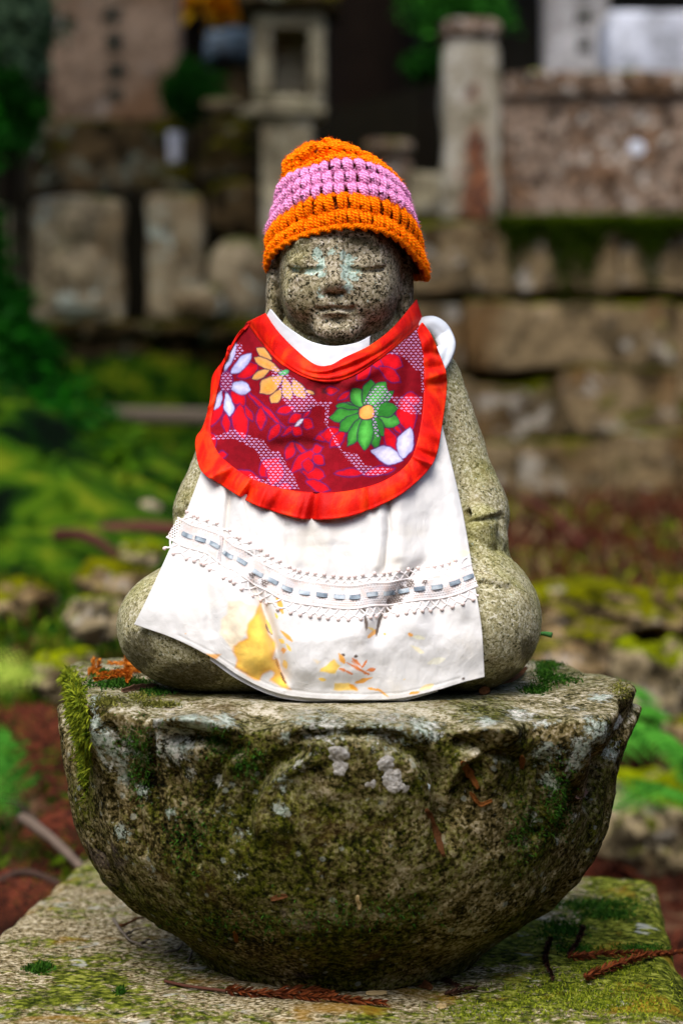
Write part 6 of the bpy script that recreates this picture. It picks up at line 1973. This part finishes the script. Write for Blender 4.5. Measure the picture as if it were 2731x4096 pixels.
p1 = on(slab_bvh, [(2330, 3935), (2420, 3902), (2520, 3868), (2600, 3840), (2680, 3826), (2712, 3822)], .006)
e1 = p1[-1]
sprig('cedar_sprig', 'rusty orange-brown cedar sprig over the mossy corner of the slab', [p1 + [e1 + np.array([.02, .005, .0]), e1 + np.array([.045, .01, -.004])], on(slab_bvh, [(2270, 3852), (2360, 3842), (2450, 3836), (2560, 3830)], .005)], 'ced_red', .0085, .0010, 2)
sprig('cedar_sprig', 'dark withered cedar sprig in the shade of the pedestal', [on(slab_bvh, [(2200, 3770), (2180, 3850), (2210, 3930)], .004), on(slab_bvh, [(2330, 3720), (2310, 3780), (2270, 3830)], .004)], 'ced_dark', .006, .0009, 3)
sprig('cedar_sprig', 'short dark cedar sprig beside the brown leaf on the slab', [on(slab_bvh, [(1780, 3995), (1850, 3978), (1900, 3968)], .004), on(slab_bvh, [(1770, 3935), (1830, 3960)], .004)], 'ced_dark', .006, .0009, 4)
# orange dry foliage on the lotus beside the knee
def on_l(pts, lift=.004): return on(lotus_bvh, pts, lift)
pp = [on_l([(600, 2700), (540, 2706), (470, 2712), (400, 2722)], .006), on_l([(560, 2700), (500, 2690), (440, 2685)], .008), on_l([(520, 2700), (470, 2725), (380, 2738)], .005), on_l([(590, 2706), (640, 2736), (700, 2752)], .005), on_l([(520, 2712), (512, 2735), (510, 2745)], .005), on_l([(610, 2716), (640, 2718), (690, 2735)], .006)]
pp = [p for p in pp if len(p) >= 2]
h0, _ = cast(lotus_bvh, 356, 2700)
if h0 is not None:
    pp.append([h0, h0 + np.array([.003, 0, .006]), h0 + np.array([.0045, 0, .014])])
    pp.append([h0 + np.array([.003, 0, .001]), h0 + np.array([.008, 0, .007]), h0 + np.array([.0095, 0, .013])])
k0, _ = cast(lotus_bvh, 512, 2690)
if k0 is not None:
    for dx in (-.002, .004, .008):
        pp.append([k0, k0 + np.array([dx * .5, -.002, .007]), k0 + np.array([dx, -.003, .015])])
sprig('dry_cedar_foliage', 'bright orange dry cedar foliage heaped beside the statue knee', pp, 'ced_orange', .0062, .0008, 5, .0012)

def chip(name, label, bvh, pts, w, mat, lift=.002, seed=0, cat='bark chip', group=None):
    p = on(bvh, pts, lift)
    if len(p) < 2:
        return
    c = catmull(p, 14)
    t = np.gradient(c, axis=0)
    t /= np.linalg.norm(t, axis=1)[:, None]
    vw = c - np.array([0, CAMY, CAMZ])
    s = np.cross(t, vw); s /= np.linalg.norm(s, axis=1)[:, None]
    nn = np.cross(s, t)
    prof = .8 * w * (.25 + .6 * np.sin(np.pi * np.linspace(.05, .98, 14))) * (1 + .5 * fbm(c, 400, 2, seed + 5))
    k = np.array([-1, -.4, .3, 1])
    V = c[:, None] + s[:, None] * (prof[:, None] * k)[..., None] + nn[:, None] * (.0012 * (1 - k ** 2))[None, :, None]
    V = V.reshape(-1, 3)
    V = V + .0007 * fbm(V, 220, 2, seed)[:, None]
    o = mesh_obj(name, V, grid_faces(14, 4), M[mat], loc=c[0])
    m_ = o.modifiers.new('thick', 'SOLIDIFY'); m_.thickness = .0006
    return tag(o, label, cat, group)
M['bark_orange'] = plain('orange_bark', (.13, .045, .010), .8, .8, 320, 1.0)
M['bark_brown'] = plain('brown_bark', (.085, .034, .012), .8, .7, 260, .9)
M['bark_pink'] = plain('pale_bark', (.20, .11, .07), .8, .5, 260, .9)
M['straw'] = plain('straw', (.36, .26, .12), .8, .3, 100, .3)
chip('bark_chip', 'orange bark chip caught on the pedestal between petal and mint lichen', lotus_bvh, [(1855, 3052), (1885, 3100), (1915, 3150)], .0045, 'bark_orange', .003, 1)
chip('bark_chip', 'thin curled brown strip under the orange bark chip', lotus_bvh, [(1885, 3165), (1918, 3210), (1960, 3192)], .0022, 'bark_orange', .003, 2)
chip('bark_chip', 'long brown bark strip hanging below the white lichen on the pedestal', lotus_bvh, [(1700, 3235), (1730, 3320), (1772, 3425)], .0042, 'bark_brown', .002, 3)
chip('bark_chip', 'small pinkish bark chip on the right petal below the mint crust', lotus_bvh, [(2300, 3176), (2340, 3160)], .0045, 'bark_pink', .003, 4)
chip('bark_chip', 'narrow rusty chip beside the tall mint lichen crust', lotus_bvh, [(2080, 3015), (2078, 3075)], .003, 'bark_orange', .003, 5)
chip('bark_chip', 'pale straw splinter stuck on the lower front of the pedestal', lotus_bvh, [(1428, 3580), (1438, 3635)], .0020, 'straw', .002, 6)
chip('bark_chip', 'short orange splinter low on the pedestal above its foot', lotus_bvh, [(940, 3720), (950, 3765)], .0018, 'bark_orange', .002, 7)
chip('bark_chip', 'rust-red flake on the lower left of the big front petal', lotus_bvh, [(1085, 3590), (1150, 3576)], .0030, 'bark_brown', .002, 8)
chip('bark_chip', 'flat pale bark strip lying on the lotus rim before the orange foliage', lotus_bvh, [(490, 2772), (560, 2758), (640, 2750)], .0035, 'bark_pink', .002, 9)
chip('bark_chip', 'pale bark strip under the apron hem by the right knee', lotus_bvh, [(1790, 2775), (1850, 2760), (1885, 2748)], .0038, 'bark_pink', .004, 10)
chip('bark_chip', 'brown crumpled leaf under the apron hem', lotus_bvh, [(1015, 2745), (1030, 2758)], .006, 'bark_brown', .004, 11)
chip('bark_chip', 'curved brown bark strip at the foot of the right knee', lotus_bvh, [(2000, 2762), (2060, 2740), (2110, 2690)], .0028, 'bark_brown', .006, 12)
chip('bark_chip', 'dark bark crumb beside the right knee', lotus_bvh, [(1920, 2782), (1960, 2778)], .005, 'bark_brown', .004, 13)
chip('fallen_leaf', 'curled brown leaf on the slab in front of the pedestal foot', slab_bvh, [(1600, 3900), (1660, 3935), (1725, 3965)], .0075, 'bark_brown', .003, 14, 'leaf')
chip('fallen_leaf', 'small pale flake on the slab beside the cedar sprig', slab_bvh, [(1465, 3982), (1550, 3980)], .0028, 'straw', .002, 15, 'leaf')
chip('fallen_leaf', 'tiny white flake near the slab edge of the picture front', slab_bvh, [(1745, 4038), (1785, 4034)], .0028, 'straw', .002, 16, 'leaf')['label'] = 'tiny white flake lying alone on the mossy slab front'
def twig(label, bvh, lines, r, mat, seed, name='twig', cat='twig'):
    b = MB()
    for ln in lines:
        p = on(bvh, ln, .003)
        if len(p) < 2:
            continue
        c = catmull(p, 16)
        c[:, 2] += .004 * np.abs(fbm(c, 60, 2, seed))
        V, Fs, uv = tube(c, np.linspace(r, r * .4, 16), 5)
        b.add(V, Fs)
    return tag(b.build(name, M[mat], loc=b.V[0][0]), label, cat)
M['twig'] = plain('grey_twig', (.16, .13, .10), .85, .4, 200, .4)
twig('forked grey twig lying on the slab beside the pedestal', slab_bvh, [[(455, 3690), (500, 3760), (560, 3795), (640, 3810)], [(500, 3760), (540, 3735), (590, 3725)], [(560, 3795), (600, 3770)]], .0018, 'twig', 1)
twig('small pale twig curling near the pedestal foot', slab_bvh, [[(660, 3830), (710, 3815), (735, 3780)], [(755, 3865), (775, 3820), (782, 3785)]], .0014, 'twig', 2)
twig('dark twig along the pedestal foot above the forked twig', slab_bvh, [[(480, 3720), (560, 3690), (620, 3668)]], .0018, 'bark_brown', 3)
V, Fs, uv = tube(catmull([P(2135, 2540, .0), P(2170, 2534, -.003), P(2205, 2540, -.006)], 12), np.linspace(.0012, .0028, 12), 6)
tag(mesh_obj('grass_blade', V, Fs, plain('green_blade', (.05, .16, .04)), loc=V[0]), 'single green blade sticking out behind the right knee', 'grass blade')

# ---- ferns
M['fern_green'] = leafmat('green_fern', (.015, .11, .006), (.09, .33, .03), .35)
M['fern_yellow'] = leafmat('yellow_green_fern', (.16, .26, .02), (.45, .55, .08), .35)
M['fern_dead'] = leafmat('dead_red_frond', (.012, .005, .003), (.14, .032, .014), .2)
def frond(base, tip, sag, width, seed, npair=20, normal=(0, -.6, .8)):
    g = np.random.default_rng(seed)
    base, tip = np.array(base, float), np.array(tip, float)
    c = catmull([base, (base + tip) / 2 + np.array([0, 0, sag]), tip], npair * 2)
    b = MB()
    L = np.linalg.norm(tip - base)
    V, Fs, uv = tube(c, np.linspace(.004, .001, len(c)) * L / .5, 5)
    b.add(V, Fs, a=.4)
    t = np.gradient(c, axis=0); t /= np.linalg.norm(t, axis=1)[:, None]
    n_ = np.array(normal) / np.linalg.norm(normal)
    for i in range(2, len(c), 2):
        k = i / len(c)
        ln = width * (math.sin(math.pi * min(1, k * .85 + .12)) ** .8)
        for s in (-1, 1):
            side = np.cross(t[i], n_) * s
            side /= np.linalg.norm(side)
            d = side * .85 + t[i] * .5 - np.array([0, 0, .12])
            d /= np.linalg.norm(d)
            m_ = 9
            for j in range(m_):
                f = (j + .5) / m_
                q = c[i] + d * ln * f
                lw = ln * .16 * (1 - f * .75)
                for e in (-1, 1):
                    dd = np.cross(d, n_) * e * .8 + d * .55
                    dd /= np.linalg.norm(dd)
                    w = d * lw * .32
                    V = np.array([q - w, q + dd * lw * .5 - w * .9 + n_ * lw * .05, q + dd * lw, q + dd * lw * .5 + w, q + w])
                    b.add(V, np.array([[0, 1, 4], [1, 3, 4], [1, 2, 3]]), a=g.uniform(0, 1))
    return b
def fern(name, label, fr, mat, base, cat='fern', group=None):
    t = thing(name, label, cat, base, group)
    for k, (a, b_, sag, w, sd_) in enumerate(fr):
        frond(a, b_, sag, w, sd_).build('frond', M[mat], t, smooth=False)
    return t
bs = P(2860, 3330, 1.6)
fern('green_fern', 'fresh green fern spreading behind the lotus pedestal', [
    (bs, P(2400, 3010, 1.1), .09, .10, 1), (bs, P(2440, 3240, 1.0), .05, .07, 2)], 'fern_green', bs)
bs = P(2620, 2900, 1.7)
fern('green_fern', 'small pale green fern peeping past the pedestal rim', [(bs, P(2490, 2770, 1.5), .03, .05, 6), (bs, P(2540, 2860, 1.4), .02, .05, 7)], 'fern_green', bs)
bs = P(-330, 2740, 1.1)
fern('yellow_fern', 'yellow-green fern frond reaching in beside the pedestal', [(bs, P(165, 2720, 1.0), .02, .06, 8), (bs, P(-60, 2640, 1.3), .03, .06, 9)], 'fern_yellow', bs)
bs = P(-200, 3080, 1.2)
fern('green_fern', 'small dark green fern low among the dead fronds', [(bs, P(110, 2960, 1.3), .03, .06, 10), (bs, P(160, 3130, 1.2), .03, .06, 11), (bs, P(40, 3260, 1.0), .03, .05, 12)], 'fern_green', bs)
for k, (a, b_, lab) in enumerate((((-120, 2760, 1.5), (330, 3330, 1.0), 'long dead red-brown cedar frond lying toward the slab corner'), ((60, 2820, 1.6), (280, 3050, 1.2), 'short dead red cedar frond hanging beside the mossy petal'),
                                  ((-150, 3560, .9), (190, 3630, .75), 'dead red-brown frond lying under the slab edge'), ((100, 3300, 1.1), (400, 3380, .9), 'dead frond tip touching the slab behind the pale stick'))):
    a, b_ = P(*a), P(*b_)
    for q in (a, b_):
        q[2] = max(q[2], float(terrain_z(q[0], q[1])) + .01)
    tag(frond(a, b_, .02, .07, 40 + k, 16).build('dead_frond', M['fern_dead'], loc=a, smooth=False), lab, 'dead frond', 'dead cedar fronds beside the slab')
def stick(name, label, a, b_, r, mat, cat='stick', group=None, bend=.02):
    a, b_ = P(*a), P(*b_)
    c = catmull([a, (a + b_) / 2 + np.array([0, 0, bend]), b_], 20)
    V, Fs, uv = tube(c, np.linspace(r, r * .7, 20), 8)
    V = V + .15 * r * fbm(V, 40, 2, 3)[:, None]
    return tag(mesh_obj(name, V, Fs, plain(name + '_wood', mat, .85, .35, 50, .5), loc=a), label, cat, group)
stick('fallen_stick', 'pale bare stick leaning on the slab edge', (90, 3270, .95), (330, 3470, .72), .0075, (.13, .095, .07), bend=.004)
stick('fallen_stick', 'thin brown stick on the ground below the pale stick', (-60, 3560, .85), (260, 3545, .8), .006, (.05, .03, .022))
stick('fallen_stick', 'thin twig crossing behind the pale stick', (-80, 3180, 1.3), (240, 3380, 1.0), .005, (.05, .034, .024))
stick('fallen_branch', 'reddish fallen branch lying across the moss slope', (180, 2185, 3.2), (760, 2120, 3.1), .020, (.085, .030, .022), 'branch')
stick('fallen_branch', 'short dark red branch below the reddish fallen branch', (230, 2140, 3.0), (480, 2230, 2.9), .016, (.06, .022, .016), 'branch')
stick('fallen_branch', 'red-brown branch lying in the litter under the stepped wall', (2080, 2000, 4.6), (2330, 2180, 3.8), .012, (.07, .02, .014), 'branch')

# ---- litter and moss over the ground: uncountable
def litter(name, label, n, xr, yr, length, width, mat, seed, dens=None):
    g = np.random.default_rng(seed)
    x, y = g.uniform(*xr, n), g.uniform(*yr, n)
    if dens is not None:
        k = g.uniform(0, 1, n) < dens(x, y)
        x, y = x[k], y[k]
    z = terrain_z(x, y)
    p = np.stack([x, y, z + .002], 1)
    nn = np.tile(np.array([0, 0, 1.0]), (len(p), 1))
    V, Fs, a = blades(p, nn, length, width, seed, 2.2 if 'needle' in name else .7)
    o = mesh_obj(name, V, Fs, M[mat], attrs={'rnd': a}, smooth=False)
    return tag(o, label, 'litter', kind='stuff')
litter('needle_litter', 'red-brown fallen cedar needles over the terrace ground', 26000, (-.3, 2.4), (2.5, 6.3), .07, .007, 'fern_dead', 1, lambda x, y: .35 + .6 * (fbm(np.stack([x, y, 0 * x], 1), 1.6, 3, 4) > -.1))
M['litter_tan'] = leafmat('tan_litter', (.02, .012, .006), (.30, .19, .09), .2)
litter('needle_litter', 'tan and grey leaf scraps strewn over the terrace litter', 7000, (-.3, 2.4), (2.5, 6.3), .06, .012, 'litter_tan', 11)
litter('moss_tufts', 'moss tufts breaking through the terrace litter', 14000, (-.3, 2.4), (2.5, 6.3), .04, .010, 'moss_bright', 12, lambda x, y: 1.0 * (fbm(np.stack([x, y, 0 * x], 1), 1.8, 3, 44) > .12))
litter('needle_litter', 'brown needles and twigs on the ground around the slab', 15000, (-1.6, 1.6), (.3, 2.5), .05, .004, 'fern_dead', 2)
M['moss_slope'] = moss_mat('slope_moss', (.006, .035, .002), (.13, .21, .006))
litter('moss_tufts', 'green moss tufts over the slope', 30000, (-2.2, .1), (1.2, 5.6), .035, .008, 'moss_slope', 3, lambda x, y: .25 + .7 * (fbm(np.stack([x, y, 0 * x], 1), 2.2, 3, 14) > -.05))
litter('moss_tufts', 'deep green moss tufts in the hollow of the slope', 16000, (-2.2, .1), (.8, 5.0), .035, .008, 'leaf_shrub', 5, lambda x, y: .9 * (fbm(np.stack([x, y, 0 * x], 1), 2.2, 3, 24) > .05))
litter('moss_tufts', 'yellow-green moss and seedlings along the terrace edge', 5000, (.0, 2.2), (2.45, 3.2), .03, .008, 'moss_olive', 4)
